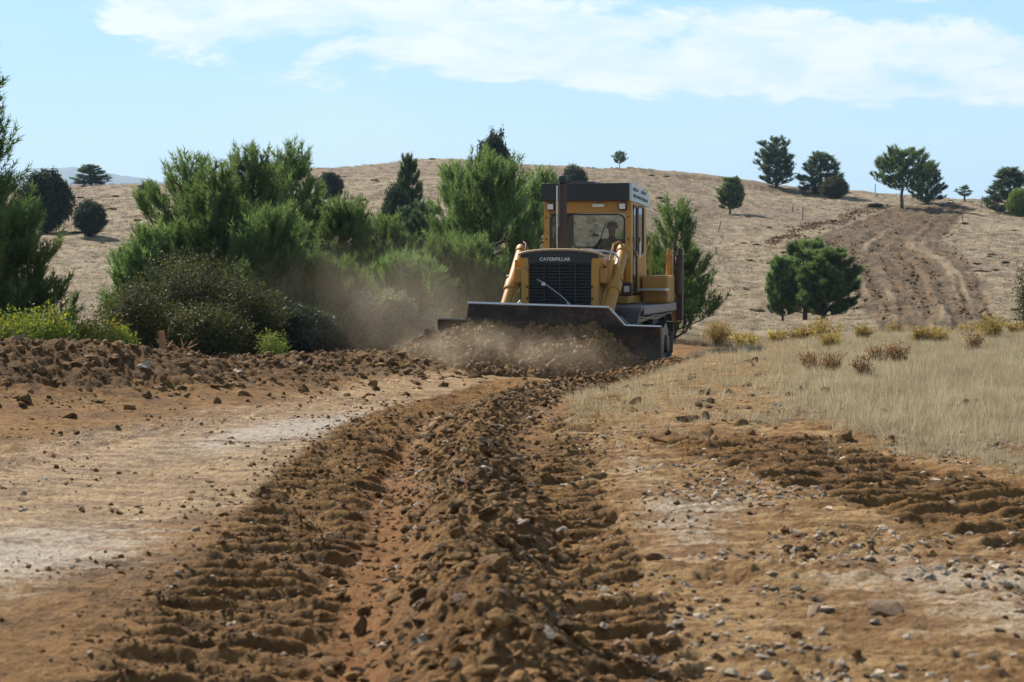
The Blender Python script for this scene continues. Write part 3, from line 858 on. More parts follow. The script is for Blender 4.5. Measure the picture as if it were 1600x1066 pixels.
# --- lift cylinders
for sx in (-1, 1):
    tx = sx * .93
    A_, B_ = Vector((tx, .72, 2.12)), Vector((sx * .93, -1.02, .62))
    d = (B_ - A_)
    c_ = MB()
    c_.cyl(A_, A_ + d * .80, .098, 20)
    c_.cyl(A_ + d * .0, A_ + d * .05, .115, 20); c_.cyl(A_ + d * .40, A_ + d * .50, .125, 20); c_.cyl(A_ + d * .76, A_ + d * .81, .112, 20)
    c_.tube([A_ + Vector((-sx * .10, -.05, -.06)), A_ + d * .35 + Vector((-sx * .13, -.05, 0)), A_ + d * .75 + Vector((-sx * .11, -.04, 0))], .022, 8)
    lc = c_.build('lift_cylinder', M['yellow_dirty'], dz, smooth=True, bevel=.006)
    r_ = MB(); r_.cyl(A_ + d * .8, B_, .045, 16); r_.build('piston_rod', M['chrome'], lc, smooth=True)
    # yoke bracket to the radiator guard
    y_ = MB()
    y_.box(min(sx * .703, sx * .82), max(sx * .703, sx * .82), -.22, .12, 1.52, 1.78)
    y_.box(min(sx * .79, sx * .86), max(sx * .79, sx * .86), -.10, .30, 1.44, 1.92)
    y_.cyl((sx * .74, .1, 1.66), (sx * 1.05, .1, 1.60), .05, 12)
    y_.build('cylinder_yoke', M['yellow_dirty'], dz, bevel=.012)
    # hose loop at the top of the cylinder
    h_ = MB(); h_.tube([(tx, .70, 2.16), (tx - sx * .06, .6, 2.24), (tx - sx * .13, .5, 2.2), (tx - sx * .15, .35, 2.0), (tx - sx * .16, .2, 1.78)], .02, 8)
    h_.build('hydraulic_hose', M['yellow_dirty'] if sx > 0 else M['brownpaint'], dz, smooth=True)
    # push arm
    a_ = MB(); a_.hexa([(sx * 1.42, -1.02, .28), (sx * 1.58, -1.02, .28), (sx * 1.58, 1.5, .30), (sx * 1.42, 1.5, .30), (sx * 1.42, -1.02, .52), (sx * 1.58, -1.02, .52), (sx * 1.58, 1.5, .50), (sx * 1.42, 1.5, .50)])
    a_.cyl((sx * 1.35, 1.4, .4), (sx * 1.62, 1.4, .4), .16, 18)
    a_.build('push_arm', M['steel'], dz, bevel=.015)
    br = MB(); br.cyl((sx * 1.5, -.1, .5), (sx * 1.2, -1.05, .95), .05, 12); br.build('brace', M['steel'], dz, smooth=True)

# --- blade (moldboard curved in section, tilted a little)
bl = link('blade', None, None, dz)
bl.location = (0, -1.15, -0.18); bl.rotation_euler = (R(-4), R(1.4), 0)
HB = 1.02
def cur(zz):                       # forward offset of the curved face
    q = zz / HB
    return -0.20 * (q - 0.45) ** 2 * 4 * 0.55 + .02
zs = np.linspace(0, HB, 12)
face = [(cur(z), z) for z in zs] ; back = [(cur(z) + .06, z) for z in zs][::-1]
MB().prism(face + back, 'x', -1.93, 1.93).build('moldboard', M['bladesteel'], bl, smooth=True)
g = MB()
y0, z0 = cur(HB), HB
gp = [(-1.46, z0 + .002), (1.30, z0 + .002), (1.03, z0 + .285), (-1.40, z0 + .285)]
for (yy0, yy1) in ((y0 - .0, y0 + .03),):
    v = [(x_, yy0 - (z_ - z0) * .22, z_) for x_, z_ in gp] + [(x_, yy1 - (z_ - z0) * .22, z_) for x_, z_ in gp]
    g.add(v, [(0, 1, 2, 3), (7, 6, 5, 4), (0, 4, 5, 1), (1, 5, 6, 2), (2, 6, 7, 3), (3, 7, 4, 0)])
g.build('spill_guard', M['bladesteel'], bl)
yt = y0 - .285 * .22
MB().box(-1.42, 1.05, yt - .05, yt + .045, z0 + .288, z0 + .325).build('top_rail', M['edge'], bl, bevel=.01)
MB().tube([(1.07, yt, z0 + .29), (1.33, y0 + .015, z0 + .012)], .022, 8).build('sloping_rail', M['edge'], bl)
MB().box(1.345, 1.94, y0 - .03, y0 + .06, z0 + .003, z0 + .028).build('wing_rail', M['edge'], bl, bevel=.004)
MB().box(-1.94, -1.475, y0 - .03, y0 + .06, z0 + .003, z0 + .028).build('wing_rail', M['trackmetal'], bl, bevel=.004)
for sx in (-1, 1):
    x0, x1 = sorted((sx * 1.932, sx * 1.962))
    MB().prism([(-.18, -.02), (.12, -.02), (.12, HB), (cur(HB) - .03, HB), (-.02, HB * .5)], 'x', x0, x1).build('end_plate', M['steel'] if sx < 0 else M['trackmetal'], bl)  # lighter metal on the right plate paints in the light it catches
MB().box(-1.93, 1.93, -.205, -.17, -.06, .16).build('cutting_edge', M['trackmetal'], bl, bevel=.004)
rb = MB()
for xx in (-1.5, -.9, -.3, .3, .9, 1.5): rb.box(xx - .03, xx + .03, .085, .22, .1, .9)
rb.box(-1.9, 1.9, .09, .2, .35, .5)
rb.build('blade_ribs', M['bladesteel'], bl)

for sx in (-1, 1):
    x0, x1 = sorted((sx * .602, sx * .622))
    MB().box(x0, x1, .20, .86, 1.62, 1.90).build('side_panel', M['yellow'], dz, bevel=.006)
    MB().box(x0, x1, .90, 1.60, 1.62, 1.90).build('side_panel', M['yellow_dirty'], dz, bevel=.006)
    MB().box(x0, x1, 1.64, 1.84, 1.30, 1.90).build('side_panel', M['yellow'], dz, bevel=.006)
    for q in range(3):
        MB().tube([(sx * (.66 + .03 * q), .14, 1.90 - .05 * q), (sx * (.75 + .03 * q), .20, 1.6), (sx * (.72 + .04 * q), .1, 1.2), (sx * (.80 + .04 * q), -.3, .95)], .014 + .003 * q, 7).build('hydraulic_hose', M['rubber'] if q != 1 else M['brownpaint'], dz, smooth=True)
MB().tube([(.0, CY0_ - .005, 1.86), (.25, CY0_ - .02, 2.3), (.36, CY0_ - .005, 2.62)], .010, 6).build('wiper', M['black'], dz)
for zz in (1.5, 1.9, 2.3, 2.7):
    for xx in (-.775, .775): MB().cyl((xx, CY0_ - .012, zz), (xx, CY0_ + .005, zz), .018, 8).build('bolt', M['brownpaint'], dz)
for zz in (1.55, 2.25, 2.85): MB().box(.832, .856, CY0_ + .15, CY0_ + .19, zz, zz + .09).build('door_hinge', M['brownpaint'], dz, bevel=.004)
for zz in (.62, .66): pass
mud = M['heap']
for i in range(26):
    a = rng.uniform(-1.9, 1.9); h_ = rng.uniform(.02, .45)
    o = link('caked_mud', HEAPM[i % 3], None, dz); o.location = (a, -1.15 + .02, h_ - .12); o.scale = (rng.uniform(.04, .10), .02, rng.uniform(.03, .09)); o.rotation_euler = (0, rng.uniform(0, 3), 0)

# --- exhaust stack and air pipe
MB().cyl((-.19, .75, 2.02), (-.19, .75, 2.5), .088, 18).build('muffler', M['brownpaint'], dz, smooth=True)
s_ = MB(); s_.tube([(-.19, .75, 2.5), (-.19, .75, 2.53), (-.19, .75, 3.28)], [.088, .075, .072], 16); s_.build('exhaust_pipe', M['brownpaint'], dz, smooth=True)
c_ = MB(); c_.tube([(-.19, .75, 3.27), (-.19, .75, 3.30), (-.19, .75, 3.36), (-.19, .75, 3.42), (-.19, .75, 3.45)], [.04, .075, .085, .07, .02], 16)
c_.build('rain_cap', M['black'], dz, smooth=True)
MB().tube([(-.29, .72, 2.02), (-.29, .72, 3.25)], .013, 8).build('air_pipe', M['chrome'], dz, smooth=True)

# --- cab
CY0, CY1 = 1.90, 3.30
CW = .83
def post(name, x, y0_, y1_, z0_, z1_, w=.11, lean=0.0, m_='yellow'):
    p = MB(); a0, a1 = x - w / 2, x + w / 2
    p.hexa([(a0, y0_, z0_), (a1, y0_, z0_), (a1, y1_, z0_), (a0, y1_, z0_), (a0 + lean, y0_, z1_), (a1 + lean, y0_, z1_), (a1 + lean, y1_, z1_), (a0 + lean, y1_, z1_)])
    return p.build(name, M[m_], dz, bevel=.018)
post('cab_post', -CW + .055, CY0, CY0 + .13, 1.27, 3.02); post('cab_post', CW - .055, CY0, CY0 + .13, 1.12, 3.02, w=.12)
post('cab_post', -CW + .055, CY1 - .13, CY1, 1.27, 3.02); post('cab_post', CW - .055, CY1 - .13, CY1 + .06, 1.27, 3.02)
# roof: black visor in front, pale side boards with louvres
MB().box(-CW - .03, CW - .02, CY0 - .10, CY0 - .02, 3.0, 3.33).build('visor', M['black'], dz, bevel=.015)
MB().box(-CW - .02, CW - .025, CY0 - .015, CY1 + .10, 3.022, 3.27).build('roof', M['black'], dz, bevel=.02)
sd = MB(); sd.prism([(CY0 - .10, 3.0), (CY1 + .25, 2.92), (CY1 + .25, 3.17), (CY1 - .3, 3.25), (CY0 - .10, 3.33)], 'x', CW - .018, CW + .02); sd.build('roof_side_board', M['roofwhite'], dz, bevel=.008)
for (ya, za) in ((1.98, 3.20), (2.75, 3.165), (2.0, 3.08), (2.45, 3.06), (2.9, 3.03)):
    MB().prism([(ya, za), (ya + .38, za - .02), (ya + .42, za + .02), (ya + .05, za + .045)], 'x', CW + .021, CW + .04).build('louvre', M['black'], dz)
MB().box(-.42, .05, 2.3, 2.95, 3.275, 3.38).build('roof_hatch', M['black'], dz, bevel=.02)
# front wall: header with lamps, windscreen frame, lower panel
MB().box(-CW + .115, CW - .118, CY0 + .02, CY0 + .10, 2.78, 3.018).build('header', M['yellow_dirty'], dz, bevel=.01)  # dirtier yellow here also paints in the visor's shade
for hx in (-.68, .68):
    lp = MB().box(hx - .075, hx + .075, CY0 - .09, CY0 + .0, 2.83, 2.97).build('work_lamp', M['black'], dz, bevel=.02)
    MB().box(hx - .055, hx + .055, CY0 - .105, CY0 - .092, 2.85, 2.95).build('lens', M['lens'], lp)
lp = MB().box(.10, .32, CY0 - .03, CY0 + .018, 2.89, 2.95).build('cab_lamp', M['lens'], dz, bevel=.01)
MB().box(-CW + .115, CW - .118, CY0 + .03, CY0 + .09, 1.255, 1.80).build('front_panel', M['yellow_dirty'], dz, bevel=.01)
# window surrounds with rounded corners (black rubber) – three front lights
def ring(x0, x1, z0, z1, r, w, y, d, name, m_, par, axis='y', pane=True, skew=0.0):
    def rr(x0, x1, z0, z1, r):
        out = []
        for (cx, cz, a0) in ((x1 - r, z1 - r, 0), (x0 + r, z1 - r, 90), (x0 + r, z0 + r, 180), (x1 - r, z0 + r, 270)):
            for k in range(5):
                a = R(a0 + k * 22.5); out.append((cx + r * math.cos(a), cz + r * math.sin(a)))
        return out
    o_, i_ = rr(x0, x1, z0, z1, r), rr(x0 + w, x1 - w, z0 + w, z1 - w, max(r - w, .01))
    n = len(o_); v = []
    for dd in (0, d):
        for p in o_ + i_:
            v.append((p[0], y + dd, p[1]) if axis == 'y' else (y + dd, p[0], p[1] + skew * (p[0] - x0)))
    f = []
    for k in range(n):
        k2 = (k + 1) % n
        f += [(k, k2, n + k2, n + k), (2 * n + k, 3 * n + k, 3 * n + k2, 2 * n + k2), (k, 2 * n + k, 2 * n + k2, k2), (n + k, n + k2, 3 * n + k2, 3 * n + k)]
    fr_ = MB().add(v, f).build(name, M[m_], par)
    if pane:
        pv = [((p[0], y + d / 2, p[1]) if axis == 'y' else (y + d / 2, p[0], p[1] + skew * (p[0] - x0))) for p in i_]
        MB().add(pv, [tuple(range(n))]).build('pane', M['glass'], fr_)
    return fr_
ring(-.71, -.43, 1.82, 2.76, .10, .028, CY0 + .02, .05, 'side_light_window', 'rubber', dz)
ring(-.40, .71, 1.82, 2.77, .13, .028, CY0 + .02, .05, 'windscreen', 'rubber', dz)
MB().box(-.43, -.40, CY0 + .03, CY0 + .09, 1.803, 2.777).build('mullion', M['yellow_dirty'], dz)
MB().prism([(CY0 + .15, 1.30), (CY0 + .42, 1.30), (CY0 + .36, 2.0), (CY0 + .15, 2.02)], 'x', -.68, .20).build('dash_panel', M['interior'], dz, bevel=.01)
# right side: door with two tall lights and lower panel
door = MB().box(CW - .05, CW - .005, CY0 + .16, CY0 + .20, 1.30, 2.99)
door.box(CW - .05, CW - .005, CY0 + .585, CY0 + .66, 1.30, 2.99)
door.box(CW - .05, CW - .005, CY1 - .20, CY1 - .132, 1.30, 2.99)
door.box(CW - .052, CW - .006, CY0 + .2, CY1 - .2, 2.93, 2.99)
door.box(CW - .052, CW - .006, CY0 + .662, CY1 - .202, 1.30, 2.02)
dr = door.build('door', M['yellow'], dz, bevel=.006)
ring(CY0 + .20, CY0 + .585, 2.05, 2.92, .07, .025, CW - .03, .035, 'door_window', 'rubber', dr, axis='x')
ring(CY0 + .66, CY1 - .20, 2.03, 2.92, .07, .025, CW - .03, .035, 'door_window', 'rubber', dr, axis='x')
ring(CY0 + .20, CY0 + .585, 1.32, 2.02, .07, .025, CW - .03, .035, 'door_window', 'rubber', dr, axis='x')
MB().tube([(CW + .04, CY0 + .62, 1.95), (CW + .04, CY0 + .62, 2.25)], .012, 8).build('door_handle', M['chrome'], dr)
MB().tube([(CW + .09, CY1 + .02, 1.4), (CW + .10, CY1 - .02, 2.35)], .02, 8).build('grab_rail', M['yellow'], dz, smooth=True)
# left side
lft_ = MB().box(-CW + .005, -CW + .05, CY0 + .14, CY1 - .14, 1.30, 1.95)
lft_.box(-CW + .005, -CW + .05, CY0 + .14, CY1 - .14, 2.93, 3.0).build('side_panel', M['yellow'], dz, bevel=.01)
ring(CY0 + .16, CY1 - .16, 1.97, 2.92, .08, .025, -CW + .01, .035, 'side_window', 'rubber', dz, axis='x')
# back wall: rear window between posts, lining below
MB().box(-CW + .115, CW - .115, CY1 - .08, CY1 - .03, 1.30, 2.12).build('rear_panel', M['interior'], dz)
ring(-.60, .60, 2.14, 2.86, .08, .03, CY1 - .08, .05, 'rear_window', 'rubber', dz)
MB().box(-CW + .115, CW - .115, CY1 - .079, CY1 - .031, 2.87, 3.018).build('rear_header', M['interior'], dz)
for sx in (-1, 1):
    x0, x1 = sorted((sx * .605, sx * (CW - .115))); MB().box(x0, x1, CY1 - .078, CY1 - .032, 2.125, 2.865).build('rear_pillar', M['interior'], dz)
MB().box(-CW + .12, CW - .06, CY0 + .14, CY1 - .14, 1.255, 1.295).build('cab_floor', M['steel'], dz)
MB().box(.02, .52, 2.50, 2.95, 1.30, 1.68).box(.02, .52, 2.93, 3.06, 1.68, 2.32).build('seat', M['seat'], dz, bevel=.04)
for lx_, lz_ in ((-.25, 2.1), (-.12, 2.02), (.72, 2.0)):
    l_ = MB().tube([(lx_ * .9, 2.25, 1.3), (lx_ * .9, 2.22, 1.7), (lx_, 2.3, lz_)], .013, 8); l_.tube([(lx_, 2.3, lz_), (lx_, 2.3, lz_ + .05)], .026, 10)
    l_.build('lever', M['black'], dz, smooth=True)
MB().box(.52, .60, 2.35, 2.9, 1.3, 1.86).build('armrest', M['seat'], dz, bevel=.02)
# body below the cab, deck step, lamp box
MB().prism([(1.60, 1.12), (3.3, 1.12), (3.3, 1.25), (1.60, 1.25)], 'x', .602, CW + .0).build('cab_base', M['yellow_dirty'], dz, bevel=.01)
lb = MB().box(.72, .90, 1.60, 1.75, 1.26, 1.50).build('lamp_box', M['brownpaint'], dz, bevel=.02)
MB().box(.76, .86, 1.585, 1.598, 1.33, 1.44).build('lens', M['lens'], lb)
# fuel/oil tanks on the fender, step, rear posts
MB().box(.86, 1.36, 2.75, 3.50, 1.10, 1.62).build('fuel_tank', M['yellow_dirty'], dz, bevel=.05)
MB().box(-1.36, -.86, 2.75, 3.50, 1.10, 1.62).build('oil_tank', M['yellow_dirty'], dz, bevel=.05)
MB().box(.86, 1.40, 2.30, 2.70, 1.34, 1.38).build('step', M['edge'], dz, bevel=.006)
MB().box(-.60, .60, 3.3, 3.75, 1.26, 1.9).build('rear_tank', M['yellow'], dz, bevel=.04)
for xx, m_ in ((1.22, 'yellow'), (1.42, 'brownpaint')):
    r_ = MB(); r_.box(xx - .06, xx + .06, 3.62, 3.80, .75, 2.02); r_.cyl((xx, 3.55, 1.25), (xx, 3.7, 2.12), .055, 14)
    r_.build('ripper_arm', M[m_], dz, bevel=.012)
MB().box(-1.4, 1.4, 3.66, 3.95, .72, .98).build('ripper_beam', M['yellow_dirty'], dz, bevel=.02)
for xx in (-1.1, 0, 1.1):
    MB().prism([(3.96, .95), (4.14, .95), (4.14, .5), (4.0, .22), (3.93, .25), (3.98, .5)], 'x', xx - .04, xx + .04).build('ripper_shank', M['steel'], dz, bevel=.01)


# ------------------------------------------------------------------ operator
def make_operator():
    J = {}; E = []
    def j(n, p, r, par=None):
        J[n] = (Vector(p), r)
        if par: E.append((par, n))
    sx, sy, sz = .27, 2.62, 1.70
    j('pelvis', (sx, sy + .05, sz + .06), .15)
    j('waist', (sx, sy + .06, sz + .24), .145, 'pelvis')
    j('chest', (sx + .02, sy + .02, sz + .44), .165, 'waist')
    j('neckb', (sx + .04, sy - .01, sz + .60), .075, 'chest')
    j('neck', (sx + .05, sy - .03, sz + .67), .058, 'neckb')
    j('jaw', (sx + .055, sy - .055, sz + .745), .078, 'neck')
    j('head', (sx + .06, sy - .05, sz + .83), .096, 'jaw')
    j('crown', (sx + .06, sy - .035, sz + .89), .072, 'head')
    for s, el_, wr_ in ((-1, (-.28, -.22, .30), (-.42, -.42, .36)), (1, (.29, -.10, .24), (.36, -.32, .16))):
        j(f'sh{s}', (sx + s * .19, sy + .02, sz + .54), .075, 'chest')
        j(f'el{s}', (sx + el_[0], sy + el_[1], sz + el_[2]), .052, f'sh{s}')
        j(f'wr{s}', (sx + wr_[0], sy + wr_[1], sz + wr_[2]), .034, f'el{s}')
        w_ = J[f'wr{s}'][0]; d_ = (w_ - J[f'el{s}'][0]).normalized()
        j(f'pm{s}', w_ + d_ * .07, .032, f'wr{s}')
        for k in range(4):
            o_ = Vector((.024 * (k - 1.5), 0, .0))
            j(f'f{s}{k}a', w_ + d_ * .10 + o_, .0095, f'pm{s}')
            j(f'f{s}{k}b', w_ + d_ * .125 + o_ + Vector((0, 0, -.03)), .0085, f'f{s}{k}a')
            j(f'f{s}{k}c', w_ + d_ * (.105) + o_ + Vector((0, 0, -.052 + .004 * k)), .0075, f'f{s}{k}b')
        j(f't{s}', w_ + d_ * .06 + Vector((-s * .045, 0, -.02)), .0105, f'pm{s}')
        j(f't{s}b', w_ + d_ * .085 + Vector((-s * .04, 0, -.045)), .009, f't{s}')
        j(f'kn{s}', (sx + s * .17, sy - .42, sz + .10), .075, 'pelvis')
        j(f'an{s}', (sx + s * .16, sy - .50, sz - .28), .048, f'kn{s}')
        j(f'to{s}', (sx + s * .17, sy - .62, sz - .36), .036, f'an{s}')
    names = list(J)
    me = bpy.data.meshes.new('person')
    me.from_pydata([J[n][0] for n in names], [(names.index(a), names.index(b)) for a, b in E], [])
    o = bpy.data.objects.new('tmp', me); COL.objects.link(o)
    md = o.modifiers.new('s', 'SKIN'); md.use_smooth_shade = True
    for i, n in enumerate(names):
        sv_ = me.skin_vertices[0].data[i]; sv_.radius = (J[n][1], J[n][1]); sv_.use_root = (n == 'pelvis')
    o.modifiers.new('u', 'SUBSURF').levels = 1
    bpy.context.view_layer.update()
    m2 = bpy.data.meshes.new_from_object(o.evaluated_get(bpy.context.evaluated_depsgraph_get()))
    bpy.data.objects.remove(o)
    m2.materials.clear()
    for q in ('fabric', 'skin', 'trouser'): m2.materials.append(M[q])
    hz = J['neck'][0].z
    wrs = [J['wr-1'][0], J['wr1'][0]]
    for p in m2.polygons:
        c = p.center
        p.use_smooth = True
        if c.z > hz or any((c - w_).length < .14 and (c - w_).dot(w_ - Vector((sx, sy, w_.z))) > 0 for w_ in wrs): p.material_index = 1
        elif c.z < sz + .17: p.material_index = 2
    body = link('person', m2, label='operator in a dark jacket driving the bulldozer', cat='person')
    body.location = (DZ_X, DZ_Y, DZ_Z); body.rotation_euler = (0, 0, DZ_A)
    hc = J['head'][0]
    cap = MB()
    cap.tube([hc + Vector((0, .01, .0)), hc + Vector((0, .012, .05)), hc + Vector((0, .014, .09)), hc + Vector((0, .014, .112))], [.100, .101, .082, .02], 16)
    cap.build('hair', M['hair'], body, smooth=True)
    fce = MB()
    fce.add([hc + Vector(v) for v in ((-.014, -.092, -.01), (.014, -.092, -.01), (0, -.118, -.028), (0, -.092, .02))], [(0, 2, 3), (1, 3, 2), (0, 1, 2), (0, 3, 1)])
    fce.build('nose', M['skin'], body)
    for s in (-1, 1):
        e_ = MB().tube([hc + Vector((s * .034, -.082, .006)), hc + Vector((s * .034, -.097, .006))], [.014, .006], 8); e_.build('eye', M['hair'], body)
        e_ = MB().tube([hc + Vector((s * .092, .0, -.03)), hc + Vector((s * .10, .005, .0)), hc + Vector((s * .096, .01, .03))], [.012, .018, .01], 8); e_.build('ear', M['skin'], body)
make_operator()


# ------------------------------------------------------------------ scatter of real pieces
lib = bpy.data.collections.new('piece_library')
def scatter(name, pts, rots, scls, idx, protos, label, kind='stuff', **kw):
    """one object whose points carry copies of small meshes"""
    col = bpy.data.collections.new(name + '_pieces')
    for i, (me, m_) in enumerate(protos):
        o = bpy.data.objects.new(f'{name}_piece_{i:02d}', me)
        if len(me.materials) == 0: me.materials.append(m_)
        col.objects.link(o)
    pts = np.asarray(pts, np.float32)
    me = bpy.data.meshes.new(name)
    me.vertices.add(len(pts)); me.vertices.foreach_set('co', pts.ravel())
    a = me.attributes.new('rot', 'FLOAT_VECTOR', 'POINT'); a.data.foreach_set('vector', np.asarray(rots, np.float32).ravel())
    a = me.attributes.new('scl', 'FLOAT_VECTOR', 'POINT'); a.data.foreach_set('vector', np.asarray(scls, np.float32).ravel())
    a = me.attributes.new('pick', 'INT', 'POINT'); a.data.foreach_set('value', np.asarray(idx, np.int32))
    ob = link(name, me, None, label=label, kind=kind, **kw)
    ng = bpy.data.node_groups.new(name, 'GeometryNodeTree')
    ng.interface.new_socket('Geometry', in_out='INPUT', socket_type='NodeSocketGeometry')
    ng.interface.new_socket('Geometry', in_out='OUTPUT', socket_type='NodeSocketGeometry')
    gi = ng.nodes.new('NodeGroupInput'); go = ng.nodes.new('NodeGroupOutput')
    ip = ng.nodes.new('GeometryNodeInstanceOnPoints')
    ci = ng.nodes.new('GeometryNodeCollectionInfo'); ci.inputs['Collection'].default_value = col
    ci.inputs['Separate Children'].default_value = True; ci.inputs['Reset Children'].default_value = True
    def attr(n, ty):
        q = ng.nodes.new('GeometryNodeInputNamedAttribute'); q.data_type = ty; q.inputs['Name'].default_value = n
        return q.outputs['Attribute']
    L = ng.links
    L.new(gi.outputs[0], ip.inputs['Points']); L.new(ci.outputs[0], ip.inputs['Instance'])
    ip.inputs['Pick Instance'].default_value = True
    L.new(attr('pick', 'INT'), ip.inputs['Instance Index'])
    e2r = ng.nodes.new('FunctionNodeEulerToRotation'); L.new(attr('rot', 'FLOAT_VECTOR'), e2r.inputs[0])
    L.new(e2r.outputs[0], ip.inputs['Rotation']); L.new(attr('scl', 'FLOAT_VECTOR'), ip.inputs['Scale'])
    L.new(ip.outputs[0], go.inputs[0])
    ob.modifiers.new('scatter', 'NODES').node_group = ng
    return ob


def rock_mesh(seed, sub=2, cuts=9, rough=.06, flat=1.0):
    rg = np.random.default_rng(seed)
    bm = bmesh.new(); bmesh.ops.create_icosphere(bm, subdivisions=sub, radius=1.0)
    v = np.array([p.co[:] for p in bm.verts])
    for _ in range(cuts):
        n = rg.normal(size=3); n /= np.linalg.norm(n); h = rg.uniform(.36, .8)
        d = v @ n - h; v -= np.maximum(d, 0)[:, None] * n
    v += rg.normal(size=v.shape) * rough
    v *= np.array([rg.uniform(.8, 1.2), rg.uniform(.8, 1.2), rg.uniform(.55, .85) * flat])
    for p, q in zip(bm.verts, v): p.co = q
    me = bpy.data.meshes.new(f'rock_{seed}'); bm.to_mesh(me); bm.free()
    return me


CLODS = [rock_mesh(100 + i, 2, 11, .035) for i in range(6)]
STONES = [rock_mesh(200 + i, 2, 11, .02) for i in range(6)]
SMALL = [rock_mesh(300 + i, 2, 8, .09) for i in range(5)]
for me in CLODS: me.materials.append(M['clod'])
for me in STONES[:4]: me.materials.append(M['stone'])
for me in STONES[4:]: me.materials.append(M['brownstone'])
for me in SMALL[:3]: me.materials.append(M['clod'])
for me in SMALL[3:4]: me.materials.append(M['brownstone'])
for me in SMALL[4:]: me.materials.append(M['stone'])
HEAPROCK = [rock_mesh(400 + i, 1, 8, .07) for i in range(4)]
for i, me in enumerate(HEAPROCK): me.materials.append(M['clod'] if i < 2 else M['brownstone'])


def place(xy, smin, smax, pw, name, protos, label, sink=.15, probs=None):
    x, y = xy[:, 0], xy[:, 1]
    n = len(x)
    z = terrain(x, y)
    s = smin + (smax - smin) * rng.random(n) ** pw
    rot = np.stack([rng.uniform(-.6, .6, n), rng.uniform(-.6, .6, n), rng.uniform(0, 6.28, n)], 1)
    sc = np.stack([s * rng.uniform(.8, 1.3, n), s * rng.uniform(.8, 1.3, n), s * rng.uniform(.7, 1.1, n)], 1)
    pts = np.stack([x, y, z + s * (.3 - sink)], 1)
    idx = rng.choice(len(protos), n, p=probs)
    scatter(name, pts, rot, sc, idx, [(p, None) for p in protos], label)


def along(line, n, spread_l, spread_r, t0=0, t1=1):
    seg = [(np.array(a), np.array(b)) for a, b in zip(line[:-1], line[1:])]
    Ls = np.array([np.linalg.norm(b - a) for a, b in seg]); cum = np.concatenate([[0], np.cumsum(Ls)])
    s = rng.uniform(t0, t1, n) * cum[-1]
    k = np.clip(np.searchsorted(cum, s) - 1, 0, len(seg) - 1)
    a = np.array([seg[i][0] for i in k]); b = np.array([seg[i][1] for i in k])
    tt = ((s - cum[k]) / Ls[k])[:, None]
    p = a + (b - a) * tt
    d = (b - a) / Ls[k][:, None]; nrm = np.stack([d[:, 1], -d[:, 0]], 1)
    off = rng.normal(0, 1, n); off = np.where(off < 0, off * spread_l, off * spread_r)
    return p + nrm * off[:, None]


cl_ridge = along(RIDGE, 17000, .28, .25, .15, 1)
place(cl_ridge, .005, .055, 3.9, 'ridge_clods', CLODS + SMALL, 'crumbled earth clods covering the ridge between the wheel ruts', probs=[.13] * 6 + [.06, .05, .04, .04, .03])
cl_bank = along(BANK, 14000, 1.6, 1.0, .25, .98)
place(cl_bank, .008, .10, 5.0, 'bank_clods', CLODS + SMALL, 'loose earth clods and roots covering the long dark bank', probs=[.12] * 6 + [.1, .07, .05, .04, .02])
n = 30000
gxy = np.stack([rng.uniform(.35, 4.6, n), 5.5 + 15 * rng.random(n) ** 1.3], 1)
keep = fbm(gxy[:, 0] * .9, gxy[:, 1] * .9, 3, seed=88) + rng.uniform(-.25, .25, n) > 0.14
place(gxy[keep], .005, .034, 3.2, 'shoulder_gravel', STONES + SMALL, 'pale gravel and crumbs strewn over the tracked shoulder', probs=[.14] * 4 + [.08, .08] + [.08, .07, .05, .04, .04])
n = 16000
gxy = np.stack([rng.uniform(-6.2, -.4, n), 5.5 + 19 * rng.random(n) ** 1.2], 1)
kk = fbm(gxy[:, 0] * .8, gxy[:, 1] * .8, 3, seed=89) + rng.uniform(-.3, .3, n) + .35 * (np.abs(gxy[:, 0] + 1.3) < .6) - .12
gxy = gxy[kk > .12]
bandp = np.concatenate([along(TRK_L, 9000, .3, .3, .3, .75), along(TRK_R, 2500, .18, .18, .3, .75), along(TRK_X, 4000, .5, .5, .2, 1)])
place(bandp, .004, .024, 3.0, 'tread_crumbs', SMALL[:4] + CLODS[:2], 'fine crumbs of earth lying in the pressed tread marks')
place(gxy, .006, .035, 3.5, 'road_crumbs', SMALL + CLODS[:3] + STONES[:2], 'earth crumbs and small stones on the compacted track', probs=[.16, .14, .14, .1, .06, .1, .1, .1, .05, .05])

